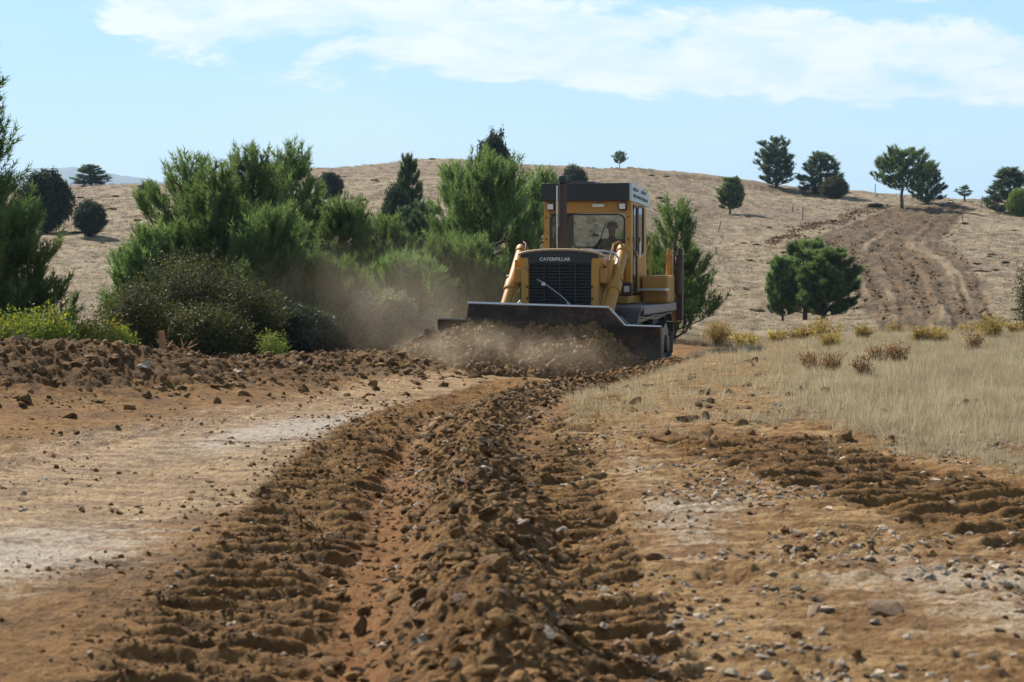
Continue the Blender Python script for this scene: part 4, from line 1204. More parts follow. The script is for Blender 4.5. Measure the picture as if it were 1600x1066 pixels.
# single clods and stones one can pick out
def rockobj(name, me, x, y, s, label, cat, group=None, sc=(1, 1, 1), rz=0, tilt=(0, 0), lift=.25):
    o = link(name, me, None, label=label, cat=cat, group=group)
    o.scale = (s * sc[0], s * sc[1], s * sc[2]); o.rotation_euler = (tilt[0], tilt[1], rz)
    o.location = (x, y, H(x, y) + s * sc[2] * lift)
    return o
def gpt(px, py, z=0.0):
    D = (EYE - z) * F / (py - 400); return (px - 800) / F * D, D
big = [
 (562, 985, .10, 'clod', 'wedge-shaped dark earth block tipped in the furrow', (0.7, .8, 1.3)),
 (762, 868, .105, 'clod', 'broad dark earth block near the ridge crest', (1.1, .9, .9)),
 (786, 842, .075, 'clod', 'dark earth block just above the broadest ridge block', (1, .9, 1)),
 (893, 940, .09, 'clod', 'rounded earth block at the right foot of the ridge', (1.2, 1, .8)),
 (920, 1000, .07, 'clod', 'upright reddish clod beside the right foot of the ridge', (.8, .8, 1.2)),
 (1380, 948, .12, 'brownstone', 'dark angular rock standing proud of the pale gravel', (1.15, .8, .95)),
 (1275, 962, .06, 'brownstone', 'small dark stone left of the proud angular rock', (1, .9, .8)),
 (393, 910, .045, 'stone', 'rounded grey white stone among the left track marks', (1, .9, 1)),
 (855, 965, .055, 'stone', 'dusty pale stone lodged low on the ridge side', (1.2, .9, .8)),
 (830, 810, .07, 'stone', 'grey stone with its flat side up beside the tread marks', (1.2, .8, .7)),
 (862, 786, .085, 'clod', 'long dark slab of earth beside the right tread marks', (1.6, .6, .5)),
 (650, 790, .045, 'stone', 'small round grey stone on the furrow edge', (1, 1, .9)),
 (640, 738, .06, 'brownstone', 'dull grey rock cluster stone at the furrow head', (1.3, .8, .7)),
 (1215, 632, .075, 'stone', 'cream stone lying in the dry grass', (1.2, .9, .7)),
 (1105, 650, .10, 'clod', 'dark turf clod at the grass edge', (1.1, .9, .9)),
 (1075, 652, .13, 'clod', 'wide matted turf clod left of the grass', (1.2, .9, .8)),
 (1290, 955, .05, 'stone', 'pale flat stone among the right-hand gravel', (1.2, 1, .6)),
 (1395, 778, .07, 'clod', 'black clod on the striped tread marks', (1.3, .8, .7)),
 (1510, 770, .05, 'stone', 'blue grey stone on the dark striped tread marks', (.9, .8, 1)),
 (1020, 870, .075, 'clod', 'dark clod on the pale smooth patch', (1.2, .8, .7)),
 (145, 735, .055, 'clod', 'lone dark lump on the smooth left road', (1.2, .9, .7)),
 (325, 752, .05, 'clod', 'scuffed dark crumb pile lump mid left road', (1.5, .9, .6)),
 (520, 1040, .08, 'clod', 'dark block at the lower end of the ridge', (1, 1, 1)),
 (655, 1015, .07, 'clod', 'tilted dark slab low on the ridge', (1.3, .8, .8)),
 (800, 720, .07, 'brownstone', 'angular brown stone on the ridge shoulder', (1.2, .8, .8)),
 (928, 596, .11, 'clod', 'round dark clod alone on the pinkish path', (.9, .8, 1)),
 (720, 690, .10, 'clod', 'pointed earth slab leaning on the ridge top', (.8, .8, 1.3)),
]
for i, (px, py, s, kd, lab, sc) in enumerate(big):
    x, y = gpt(px, py)
    for _ in range(3):                                      # settle on the relief
        x, y = gpt(px, py, H(x, y) + s * .3)
    me = {'clod': CLODS[i % 6], 'stone': STONES[i % 4], 'brownstone': STONES[4 + i % 2]}[kd]
    rockobj('earth_clod' if kd == 'clod' else 'rock', me, x, y, s, lab, 'clod' if kd == 'clod' else 'rock', sc=sc, rz=i * 1.7, tilt=(.2 * math.sin(i), .25 * math.cos(i * 2)))
n = 900
gxy = np.stack([rng.uniform(1.2, 5.0, n), rng.uniform(16, 31, n)], 1)
kk = fbm(gxy[:, 0] * .9, gxy[:, 1] * .5, 3, seed=99) + rng.uniform(-.2, .2, n) - .1 * (gxy[:, 0] - 2) > .05
place(gxy[kk], .015, .11, 3.4, 'turf_lumps', CLODS, 'dark soil lumps lying along the ragged edge of the grass')
pk = along(RIDGE, 110, .22, .22, .2, .85)
for i, (x, y) in enumerate(pk):
    s = .03 + .05 * rng.random() ** 1.5
    rockobj('earth_clod', CLODS[i % 6], x, y, s, f'brown earth clod heaped on the {"lower, nearest" if y < 10 else "middle" if y < 15 else "upper, farther"} stretch of the central soil ridge', 'clod', 'clods on the central ridge, ' + ('near' if y < 10 else 'middle' if y < 15 else 'far'), sc=(1.15, .9, .9), rz=i * 2.1, tilt=(rng.uniform(-.5, .5), rng.uniform(-.5, .5)))
pk = along(BANK, 90, 1.1, .9, .35, .9)
pk = pk[np.argsort(pk[:, 0])]
for i, (x, y) in enumerate(pk):
    s = .05 + .09 * rng.random() ** 2.2
    rockobj('earth_clod', CLODS[i % 6], x, y, s, ('dark brown clod on the bank below the lime bushes' if 800 + F * x / y < 230 else 'dark brown clod on the bank below the tangled thicket' if 800 + F * x / y < 430 else 'dark brown clod on the low end of the bank near the dust'), 'clod', 'clods on the bank, ' + ('left' if 800 + F * x / y < 230 else 'middle' if 800 + F * x / y < 430 else 'dusty end'), sc=(1.2, .9, .8), rz=i * 2.3, tilt=(rng.uniform(-.5, .5), rng.uniform(-.5, .5)))
for i in range(70):
    x, y = rng.uniform(.8, 3.0), 7.2 + 7 * rng.random() ** 1.4
    x = x * y / 10
    rockobj('stone', STONES[i % 6], x, y, .025 + .03 * rng.random() ** 2, ('pale stone pressed into the near gravel of the right shoulder' if y < 10 else 'pale stone pressed into the sandy ground before the dry grass'), 'stone', 'stones of the right shoulder, ' + ('near' if y < 10 else 'far'), sc=(1.2, 1, .7), rz=i * 1.9)

# ------------------------------------------------------------------ heap of soil in front of the blade
NX, NY = 210, 130
hx = np.linspace(-2.95, 2.05, NX); hy = np.linspace(-3.4, -1.16, NY)
HXX, HYY = np.meshgrid(hx, hy)
def heap_h(lx, ly):
    th = np.interp(lx, [-2.9, -2.5, -2.1, -1.75, -1.3, -.8, -.3, .2, .6, .9, 1.3, 1.7, 2.05], [0, .25, .58, .74, .88, .86, .76, .76, .86, .82, .50, .24, .08])
    run = np.interp(lx, [-2.9, -2, -1, .3, 1.2, 2.05], [1.3, 1.85, 2.0, 1.8, 1.2, .7])
    q = np.clip((-1.2 - ly) / run, 0, 1)
    h = th * (1 - q) ** 1.15
    c1, v1 = cell(lx * 6, ly * 6, 33); c2, v2 = cell(lx * 14, ly * 14, 35)
    h = h + (fbm(lx * 1.6, ly * 1.6, 4, seed=12) * .16 + (0.5 - c1) * v1 * .13 + (.5 - c2) * v2 * .06) * ss(h, .0, .2)
    return h - 0.10 * ss(q, .85, 1) - .02
hz = heap_h(HXX, HYY)
wx = DZ_X + HXX * math.cos(DZ_A) - HYY * math.sin(DZ_A); wy = DZ_Y + HXX * math.sin(DZ_A) + HYY * math.cos(DZ_A)
hzw = terrain(wx.ravel(), wy.ravel()).reshape(hz.shape) * .4 + DZ_Z * .6 + hz
hm = grid_mesh('soil_heap', wx.ravel(), wy.ravel(), hzw.ravel(), NY, NX)
hm.polygons.foreach_set('use_smooth', np.ones(len(hm.polygons), bool))
link('soil_heap', hm, M['heap'], label='heap of loose stony soil rolling in front of the dark blade', cat='soil heap')
n = 4200
lx, ly = rng.uniform(-2.6, 1.9, n), -1.2 - 1.95 * rng.random(n) ** 1.0
hh = heap_h(lx, ly); keep = hh > .03
lx, ly = lx[keep], ly[keep]; n = len(lx)
X = DZ_X + lx * math.cos(DZ_A) - ly * math.sin(DZ_A); Y = DZ_Y + lx * math.sin(DZ_A) + ly * math.cos(DZ_A)
Zp = terrain(X, Y) * .4 + DZ_Z * .6 + heap_h(lx, ly)
s = .012 + .065 * rng.random(n) ** 2.6
scatter('heap_rubble', np.stack([X, Y, Zp + s * .3], 1), rng.uniform(0, 6.28, (n, 3)), np.stack([s * 1.2, s, s * .8], 1), rng.choice(6, n, p=[.3, .3, .14, .14, .06, .06]),
        [(p, None) for p in HEAPROCK + STONES[4:]], 'stones and broken clods tumbling down the pushed heap')


# ------------------------------------------------------------------ vegetation
def blade_template(n, L, w, spread, tilt0, tilt1, seed, along_=0.0):
    """n thin triangles leaving a short axis; returns verts, faces"""
    rg = np.random.default_rng(seed)
    V = []
    for i in range(n):
        a = rg.uniform(0, 6.283); tl = rg.uniform(tilt0, tilt1); l = L * rg.uniform(.7, 1.15)
        b = np.array([math.cos(a) * spread * rg.random(), math.sin(a) * spread * rg.random(), along_ * rg.random()])
        d = np.array([math.cos(a) * math.sin(tl), math.sin(a) * math.sin(tl), math.cos(tl)])
        s_ = np.array([-math.sin(a), math.cos(a), 0]) * w * .5
        if rg.random() < .5: s_ = np.cross(d, s_ / (w * .5)) * w * .5
        V += [b - s_, b + s_, b + d * l]
    return np.array(V), np.arange(3 * n).reshape(-1, 3)


def rot_to(dirs, spin):
    """batch of 3x3 matrices taking z to dirs"""
    d = dirs / np.linalg.norm(dirs, axis=1, keepdims=True)
    ref = np.where(np.abs(d[:, 2:3]) > .95, np.array([[1., 0, 0]]), np.array([[0, 0, 1.]]))
    x = np.cross(ref, d); x /= np.linalg.norm(x, axis=1, keepdims=True); y = np.cross(d, x)
    c, s_ = np.cos(spin)[:, None], np.sin(spin)[:, None]
    return np.stack([x * c + y * s_, -x * s_ + y * c, d], 2)


def cloud_mesh(name, pos_, dirs, size, tmpl, tone=None):
    V, Fc = tmpl
    n = len(pos_)
    Rm = rot_to(dirs, rng.uniform(0, 6.28, n))
    v = np.einsum('nij,kj->nki', Rm, V) * size[:, None, None] + pos_[:, None, :]
    f = (Fc[None] + (np.arange(n) * len(V))[:, None, None]).reshape(-1, 3)
    if tone is None: tone = rng.random(n)
    tn = np.repeat(tone, len(V))
    return fast_mesh(name, v.reshape(-1, 3), f, tone=tn)


SHOOT = blade_template(50, .115, .015, .010, .2, .85, 1, .40)
SHOOT_LO = blade_template(22, .15, .03, .012, .25, 1.1, 2, .24)


def pine(seed, Ht, Rad, openness=.0, rise=.7, low=.06, tmpl=SHOOT, dens=1.0, prof_=None, ssize=1.0):
    """returns trunk mesh builder and crown mesh; young Black-pine-like tree with upturned shoots"""
    rg = np.random.default_rng(seed)
    tb = MB()
    pts = [(0, 0, -.15)]; q = Vector((0, 0, 0))
    lean = rg.normal(0, .03, 2)
    for k in range(1, 9):
        pts.append((lean[0] * k * Ht / 8 + rg.normal(0, .02), lean[1] * k * Ht / 8 + rg.normal(0, .02), Ht * .96 * k / 8))
    r0 = .022 * Ht + .02
    tb.tube(pts, [r0 * (1 - .92 * i / 8) for i in range(9)], 8)
    pos_, dirs, tone, sz = [], [], [], []
    z = Ht * low
    while z < Ht * .97:
        t_ = z / Ht
        if prof_: pr = np.interp(t_, *zip(*prof_))
        else: pr = np.interp(t_, [0, .12, .35, .7, 1], [.8, 1.0, .98, .66, .22])
        nb = rg.integers(4, 7)
        a0 = rg.uniform(0, 6.28)
        for k in range(nb):
            if rg.random() < openness: continue
            a = a0 + k * 6.283 / nb + rg.normal(0, .2)
            L = Rad * pr * rg.uniform(.65, 1.12)
            el0 = rise * (.35 + .8 * t_) + rg.normal(0, .08)
            ns = 6
            P0 = Vector(np.array([np.interp(z, [p[2] for p in pts], [p[0] for p in pts]), np.interp(z, [p[2] for p in pts], [p[1] for p in pts]), z]))
            P = [P0.copy()]; el_ = el0
            for s_ in range(ns):
                st_ = L / ns
                P.append(P[-1] + Vector((math.cos(a) * math.cos(el_), math.sin(a) * math.cos(el_), math.sin(el_))) * st_)
                el_ += (.05 if s_ < 3 else .26) + rg.normal(0, .05); a += rg.normal(0, .06)
            tb.tube(P, [r0 * .35 * (1 - .85 * i / ns) * (1 - .6 * t_) + .004 for i in range(ns + 1)], 4, cap=False)
            nsh = max(4, int(L * 17 * dens))
            for s_ in range(nsh):
                u = rg.uniform(.22, 1.0) ** .8
                fi = u * ns; i0 = min(int(fi), ns - 1)
                p = P[i0].lerp(P[i0 + 1], fi - i0)
                wd = .24 * L * (1.05 - u) + .05
                off = Vector((rg.normal(0, wd * .55), rg.normal(0, wd * .55), abs(rg.normal(0, wd * .32)) - .03))
                p = p + off
                d = (P[i0 + 1] - P[i0]).normalized() * .55 + Vector((rg.normal(0, .28), rg.normal(0, .28), rg.uniform(.5, 1.3))) + off * 1.2
                pos_.append(p); dirs.append(d); sz.append(rg.uniform(.75, 1.25) * ssize)
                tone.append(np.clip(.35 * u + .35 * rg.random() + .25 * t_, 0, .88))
        z += Ht * .055 * rg.uniform(.7, 1.2) + .05
    for k in range(5):
        pos_.append(Vector((pts[-1][0], pts[-1][1], Ht * .86 + k * .045 * Ht * .6))); dirs.append(Vector((rg.normal(0, .2), rg.normal(0, .2), 1))); sz.append(1.1 * ssize); tone.append(.7)
    cm = cloud_mesh('crown', np.array(pos_), np.array(dirs), np.array(sz), tmpl, np.array(tone))
    return tb, cm


LEAF = None
def leaf_template(n, size, seed, spread):
    rg = np.random.default_rng(seed); V = []
    for i in range(n):
        c = rg.normal(0, spread, 3); a = rg.normal(size=3); a /= np.linalg.norm(a); b = np.cross(a, rg.normal(size=3)); b /= np.linalg.norm(b)
        l = size * rg.uniform(.6, 1.2)
        V += [c - b * l * .35, c + b * l * .35, c + a * l]
    return np.array(V), np.arange(3 * n).reshape(-1, 3)
CLUMP = leaf_template(22, .075, 3, .055)
CLUMP_S = leaf_template(10, .045, 4, .05)


def bushy(seed, w, d, h, n, tmpl, power=.35, lump=.22, stems=5, bark='bark_grey', base_w=.6, csize=1.0, twig=0, toneb=0.0):
    """rounded shrub: leaf clumps through a lumpy ellipsoid shell on several stems"""
    rg = np.random.default_rng(seed)
    u = rg.normal(size=(n, 3)); u /= np.linalg.norm(u, axis=1, keepdims=True)
    lm = 1 + lump * fbm(u[:, 0] * 2.1 + seed, u[:, 1] * 2.1 + u[:, 2] * 1.7, 3)
    rr = rg.random(n) ** power * lm
    zz = (u[:, 2] * rr * .5 + .5)
    wid = np.interp(zz, [0, .35, 1], [base_w, 1, .95])
    p = np.stack([u[:, 0] * rr * w / 2 * wid, u[:, 1] * rr * d / 2 * wid, zz * h], 1)
    p[:, 2] = np.maximum(p[:, 2], .02)
    dirs = u + np.array([0, 0, .6])
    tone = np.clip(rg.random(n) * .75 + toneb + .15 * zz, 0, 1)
    cm = cloud_mesh('foliage', p, dirs, rg.uniform(.7, 1.3, n) * csize, tmpl, tone)
    sb = MB()
    for k in range(stems):
        a = rg.uniform(0, 6.28); e = rg.uniform(.2, .8)
        tip = Vector((math.cos(a) * w / 2 * e, math.sin(a) * d / 2 * e, h * rg.uniform(.5, .85)))
        sb.tube([(math.cos(a) * .03, math.sin(a) * .03, -.1), tip * .45 + Vector((0, 0, h * .08)), tip], [.02 * h + .008, .012 * h + .004, .004], 5, cap=False)
        for q in range(twig):
            t0 = rg.uniform(.25, .95); b0 = tip * t0
            e2 = b0 + Vector(rg.normal(0, .22, 3)) * Vector((w, d, h)).length * .28; e2.z = abs(e2.z) + .05
            sb.tube([b0, (b0 + e2) / 2 + Vector(rg.normal(0, .02, 3)), e2], [.008, .005, .003], 3, cap=False)
    return sb, cm


def tree_at(name, kind_meshes, px, D, label, cat, group=None, mat_='needle', sc=(1, 1, 1), rz=None, barkm='bark', crown_name='crown', trunk_name='trunk', zoff=0.0):
    x, y = at(px, D)
    tb_me, cm = kind_meshes
    r_ = empty(name, (x, y, H(x, y) + zoff), rz if rz is not None else rng.uniform(0, 6.28), label=label, cat=cat, group=group)
    r_.scale = sc
    link(trunk_name, tb_me, None, r_)
    link(crown_name, cm, None, r_)
    return r_


def mk(tb, cm, mname, bark='bark'):
    me = bpy.data.meshes.new('trunk'); me.from_pydata(tb.v, [], tb.f); me.update(); me.materials.append(M[bark])
    me.polygons.foreach_set('use_smooth', np.ones(len(me.polygons), bool))
    cm.materials.clear(); cm.materials.append(M[mname])
    return me, cm


def hgt(px, D, ytop):
    x, y = at(px, D); return EYE + (400 - ytop) / F * D - H(x, y)


# near pines: (px, D, top y, radius px, seed, label)
NP = [
 (-58, 31.0, 30, 112, 11, 'needle_dark', 'tall dark pine reaching in from the left edge', .0),
 (20, 30, 340, 100, 12, 'needle_dark', 'low dark pine under the tall pine at the left edge', .3),
 (282, 41, 243, 88, 13, 'needle', 'young pine with bare twiggy top at the left of the thicket', .15),
 (392, 43, 221, 85, 14, 'needle', 'tallest young pine of the thicket, with paired tips', .0),
 (468, 46, 222, 72, 15, 'needle', 'tall young pine at the right of the thicket top', .0),
 (338, 39, 262, 80, 16, 'needle', 'dense young pine in the middle of the thicket', .0),
 (228, 38, 372, 62, 17, 'needle', 'low pine on the left flank of the thicket', .05),
 (430, 38, 330, 85, 18, 'needle', 'broad low pine in front of the tall thicket pines', .0),
 (540, 44, 318, 70, 19, 'needle', 'slender pine right of the thicket', .05),
 (600, 47, 345, 62, 20, 'needle', 'half tall pine left of the dust cloud', .05),
 (520, 38, 430, 70, 21, 'needle_dark', 'dark low pine above the bank rubble', .0),
 (772, 54, 232, 100, 22, 'needle', 'big bright pine behind the radiator cylinder', .0),
 (706, 62, 250, 46, 23, 'needle', 'pine with thin top left of the big bright pine', .12),
 (835, 60, 252, 60, 24, 'needle', 'open pale pine between big pine and cab', .25),
 (718, 46, 390, 85, 25, 'needle', 'low pine half veiled by dust beside the blade', .05),
 (640, 41, 425, 70, 26, 'needle', 'low pine in the dust at the end of the bank', .05),
 (1050, 46, 322, 64, 27, 'needle_dark', 'dark spiky pine right behind the machine', .3),
 (990, 52, 360, 50, 28, 'needle_dark', 'dark pine hidden mostly by the cab', .05),
]
for (px, D, yt_, rp, sd_, mn, lab, op) in NP:
    Ht = hgt(px, D, yt_) * .90; Rad = rp * 1.08 / F * D
    dns = 1.0 if Ht > 2.5 else 1.2
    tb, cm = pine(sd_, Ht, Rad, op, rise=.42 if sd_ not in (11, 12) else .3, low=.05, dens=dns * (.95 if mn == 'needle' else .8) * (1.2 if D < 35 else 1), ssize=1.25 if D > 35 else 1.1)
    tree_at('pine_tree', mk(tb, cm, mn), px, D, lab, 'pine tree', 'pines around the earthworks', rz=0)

# middle and far pines: three shapes shared and scaled
def far_proto(seed, prof_, rad, op=.08, rise=.4, low=.2, dens=.85):
    tb, cm = pine(seed, 4.0, rad, op, rise=rise, low=low, tmpl=SHOOT_LO, dens=dens, prof_=prof_, ssize=1.25)
    return tb, cm
FPm = {
 'round': mk(*far_proto(41, [(0, .5), (.2, .95), (.5, 1), (.8, .75), (1, .3)], 1.25, low=.05), 'needle_blue'),
 'cone': mk(*far_proto(42, [(0, .8), (.2, 1), (.55, .8), (.85, .42), (1, .1)], 1.25, low=.03), 'needle_blue'),
 'umbrella': mk(*far_proto(43, [(0, .0), (.3, .4), (.42, 1), (.62, 1.0), (.85, .7), (1, .35)], 1.9, low=.34), 'needle_dark'),
 'thin': mk(*far_proto(44, [(0, .1), (.3, .4), (.5, 1), (.75, .6), (1, .2)], 1.0, op=.45, low=.3, dens=1.0), 'needle_blue'),
}
tb, cm = far_proto(45, [(0, .5), (.22, .85), (.5, 1), (.8, .7), (1, .3)], 1.5, low=.13, dens=1.5); FPm['green'] = mk(tb, cm, 'needle')
FR = {'round': 1.25, 'cone': 1.25, 'umbrella': 1.9, 'thin': 1.0, 'green': 1.5}
FP = [
 (640, 80, 243, 24, 'cone', 'dark upright pine on the slope left of the round-topped tree'),
 (662, 72, 318, 34, 'round', 'pine with bare trunk foot above the dust'),
 (1213, 225, 217, 27, 'round', 'round-headed pine highest on the right skyline'),
 (1283, 222, 238, 31, 'cone', 'broad cone pine on the skyline beside the flat shrub'),
 (1408, 205, 238, 40, 'umbrella', 'umbrella pine with a bare leaning trunk on the skyline'),
 (1446, 218, 254, 24, 'cone', 'smaller pine tucked right behind the umbrella pine'),
 (1578, 205, 262, 36, 'cone', 'dark pine at the right end of the skyline'),
 (1140, 190, 279, 19, 'green', 'small thin pine standing alone on the open slope'),
 (968, 238, 239, 10, 'umbrella', 'tiny lone tree on the crest beyond the cab'),
 (144, 215, 258, 25, 'cone', 'low wide pine on the left skyline before the mountain'),
 (1258, 98, 379, 42, 'green', 'left pine of the green pair on the slope'),
 (1288, 95, 392, 50, 'green', 'right pine of the green pair on the slope, nearest the dirt road'),
 (1223, 97, 404, 24, 'green', 'small pine leaning left of the green pair'),
 (1506, 225, 290, 14, 'thin', 'scrubby bare little tree on the skyline'),
]
for (px, D, yt_, rp, kd, lab) in FP:
    x, y = at(px, D); Ht = hgt(px, D, yt_)
    s_ = Ht / 4.15; sr = rp / F * D / FR[kd] * 1.35
    tree_at('pine_tree', FPm[kd], px, D, lab, 'pine tree', 'pines on the far slope', sc=(sr, sr, s_))

# rounded junipers and broadleaf trees
JU = [
 (72, 118, 266, 42, 1.0, 'juniper', 'big round dark juniper on the left slope'),
 (142, 112, 313, 26, 1.0, 'juniper', 'small round juniper right of the big juniper'),
 (230, 150, 286, 14, .9, 'juniper', 'upright dark shrub below the left skyline'),
 (251, 152, 302, 14, .8, 'juniper', 'low scrub beside the upright dark shrub'),
 (516, 150, 270, 22, 1.0, 'juniper', 'dull bush on the slope right of the thicket'),
 (620, 74, 288, 27, 1.0, 'juniper', 'smooth rounded juniper below the upright pine'),
 (771, 98, 207, 31, 1.1, 'juniper', 'round-topped broadleaf tree rising over the pines'),
 (897, 150, 258, 24, .9, 'juniper', 'rounded bush seen above the cab roof'),
 (1303, 215, 277, 23, .8, 'shrub', 'flat spreading shrub under the broad cone pine'),
 (1592, 200, 294, 20, .9, 'lime', 'yellowish shrub at the right end of the skyline'),
 (1366, 206, 318, 13, .8, 'juniper', 'small dark bush at the top edge of the dirt road'),
]
jm = [mk(*bushy(61 + i, 2, 2, 2, 1500, CLUMP, .45, .25, stems=4), 'juniper', 'bark_grey') for i in range(2)]
for i, (px, D, yt_, rp, bw, mn, lab) in enumerate(JU):
    Ht = hgt(px, D, yt_); w = rp / F * D
    meshes = jm[i % 2]
    if mn != 'juniper':
        c2 = meshes[1].copy(); c2.materials.clear(); c2.materials.append(M[mn]); meshes = (meshes[0], c2)
    tree_at('juniper_bush' if mn == 'juniper' else 'shrub', meshes, px, D, lab, 'bush', 'bushes on the slope', sc=(w, w, Ht / 2), crown_name='foliage', trunk_name='stem')

# thicket shrubs near the bank: (px, D, ytop, width px, depth m, material, density, label)
SH = [
 (300, 34.5, 395, 210, 2.2, 'shrub', 1700, 'tangled half bare thicket bush with yellow leaves', 60),
 (215, 33, 440, 120, 1.6, 'shrub', 900, 'dark twiggy bush left of the tangled thicket', 40),
 (385, 34, 440, 130, 1.8, 'shrub', 1600, 'brown green bush at the foot of the pines', 18),
 (320, 32.5, 478, 150, 1.4, 'shrub', 1500, 'low shaded bush right behind the broken stake', 12),
 (470, 35, 480, 120, 1.4, 'juniper', 1400, 'low dark bush behind the bank rubble', 6),
 (560, 37, 490, 110, 1.5, 'juniper', 1100, 'dusty dark bush beside the silver bush', 6),
 (612, 39, 458, 75, 1.2, 'silver', 900, 'silver grey leaved bush in the dust', 6),
 (672, 40, 488, 70, 1.2, 'silver', 700, 'pale low bush half lost in the dust', 6),
 (570, 37.5, 455, 40, .8, 'silver', 350, 'small silver bush leaning on the dark pine', 4),
 (425, 31.8, 520, 46, .8, 'lime', 160, 'thin green sprig bush on the bank crest', 8),
 (1123, 47, 503, 52, 1.0, 'yellowweed', 420, 'rounded dry yellow bush right of the machine', 14),
 (1608, 52, 400, 40, 1.0, 'shrub', 500, 'brown bush cut by the right edge', 12),
]
for i, (px, D, yt_, wp, dp, mn, n_, lab, tw) in enumerate(SH):
    Ht = hgt(px, D, yt_); w = wp / F * D
    sb, cm = bushy(81 + i, w, dp, Ht, n_, CLUMP_S if mn in ('shrub', 'lime', 'yellowweed') else CLUMP, .6 if mn in ('shrub', 'yellowweed') else .45, .35, stems=9, twig=tw, csize=1.15 if mn == 'shrub' else .8)
    tree_at('shrub', mk(sb, cm, mn, 'bark_grey'), px, D, lab, 'shrub', 'shrubs behind the bank', crown_name='foliage', trunk_name='stem', rz=0)
for i, (px, D, yt_, wp) in enumerate([(10, 26.5, 490, 90), (75, 27, 478, 90), (130, 27.5, 500, 70), (180, 28.5, 508, 55), (40, 27.8, 500, 70)]):
    Ht = hgt(px, D, yt_); w = wp / F * D
    sb, cm = bushy(101 + i, w, .9, max(Ht, .35), 620, CLUMP_S, .65, .4, stems=8, twig=6, csize=1.0, toneb=.12)
    lab = ['lime yellow leafy bush at the left edge of the bank', 'tallest yellow green bush with orange leaves on the bank', 'green yellow bush sloping down the bank', 'last small lime bush along the bank crest', 'low lime bush between the two left ones'][i]
    tree_at('shrub', mk(sb, cm, 'lime', 'bark_grey'), px, D, lab, 'shrub', 'lime shrubs on the bank', crown_name='foliage', trunk_name='stem', rz=0)

# yellow and rust-coloured weeds on the right
WD = [(1165, 35, 537, 60, 'yellowweed'), (1215, 36.5, 536, 30, 'yellowweed'), (1285, 36, 505, 78, 'yellowweed'), (1300, 33, 545, 40, 'yellowweed'), (1400, 38.5, 518, 44, 'yellowweed'),
      (1465, 34, 530, 44, 'yellowweed'), (1548, 35, 500, 50, 'yellowweed'), (1590, 37, 520, 50, 'yellowweed'), (1350, 36, 534, 34, 'yellowweed'), (1512, 39, 526, 40, 'yellowweed'),
      (1275, 26.5, 592, 56, 'rustweed'), (1300, 26, 598, 40, 'rustweed'), (1375, 28.5, 572, 50, 'rustweed'), (1405, 28, 575, 40, 'rustweed'), (1350, 25, 612, 30, 'rustweed'), (1520, 31, 560, 34, 'rustweed'), (1250, 36.5, 520, 50, 'yellowweed'), (1440, 34, 540, 26, 'yellowweed')]
WLAB = ['low golden weed clump just right of the round yellow bush', 'small golden weed clump second from the round yellow bush', 'tallest golden weed clump under the green pair of pines',
        'short golden weed standing in front of the tallest clump', 'wide golden weed clump left of the dirt road foot', 'narrow yellow weed in front of the pale road streaks',
        'tall pale yellow weed clump at the right of the road foot', 'yellow weed clump nearest the right edge', 'yellow weed clump between the green pair and the dirt road', 'low yellow weed clump behind the tall pale one',
        'leftmost rust brown dead weed in the grey grass', 'nearest rust brown dead weed, beside the leftmost one', 'upright rust brown weed behind the others in the grass', 'rust brown weed touching the upright one', 'rust brown weed midway between the near and the upright ones', 'rightmost rust brown weed, standing alone in the grass',
        'dull yellow weed left behind the tallest golden clump', 'thin yellow weed in front of the middle of the dirt road']
WT = [blade_template(46, .34, .010, .06, .05, .75, 200 + i) for i in range(3)]
def weed(seed, w, h, mn):
    rg = np.random.default_rng(seed); n_ = 34
    a = rg.uniform(0, 6.28, n_); r_ = rg.random(n_) ** .6 * w / 2
    p0 = np.stack([np.cos(a) * r_ * .35, np.sin(a) * r_ * .35, np.full(n_, -.03)], 1)
    tip = np.stack([np.cos(a) * r_, np.sin(a) * r_, h * rg.uniform(.55, 1.02, n_)], 1)
    sb = MB()
    for q in range(n_): sb.tube([p0[q], (p0[q] * .5 + tip[q] * .5) + np.array([0, 0, .04 * h]), tip[q]], [.005, .004, .002], 3, cap=False)
    m_ = 260 if mn == 'yellowweed' else 90
    k = rg.integers(0, n_, m_); t_ = rg.uniform(.35, 1.0, m_)[:, None]
    p = p0[k] * (1 - t_) + tip[k] * t_ + rg.normal(0, .025, (m_, 3))
    cm = cloud_mesh('foliage', p, rg.normal(0, .5, (m_, 3)) + np.array([0, 0, 1.]), rg.uniform(.5, 1.0, m_), leaf_template(7, .045, seed, .03), rg.random(m_) * .88)
    me = bpy.data.meshes.new('stem'); me.from_pydata([tuple(v) for v in sb.v], [], sb.f); me.update(); me.materials.append(M[mn]); cm.materials.append(M[mn])
    return me, cm
for i, (px, D, yt_, wp, mn) in enumerate(WD):
    Ht = max(hgt(px, D, yt_ - 10), .3); w = wp / F * D
    side = ('left of the round yellow clump' if px < 1280 else 'between the green pair and dirt road' if px < 1420 else 'below the tracked dirt road')
    lab = WLAB[i]
    tree_at('weed_clump', weed(300 + i, w, Ht, mn), px, D, lab, 'weed', 'yellow weeds at the grass crest' if mn == 'yellowweed' else 'rust brown weeds in the grass', crown_name='foliage', trunk_name='stem', rz=0)

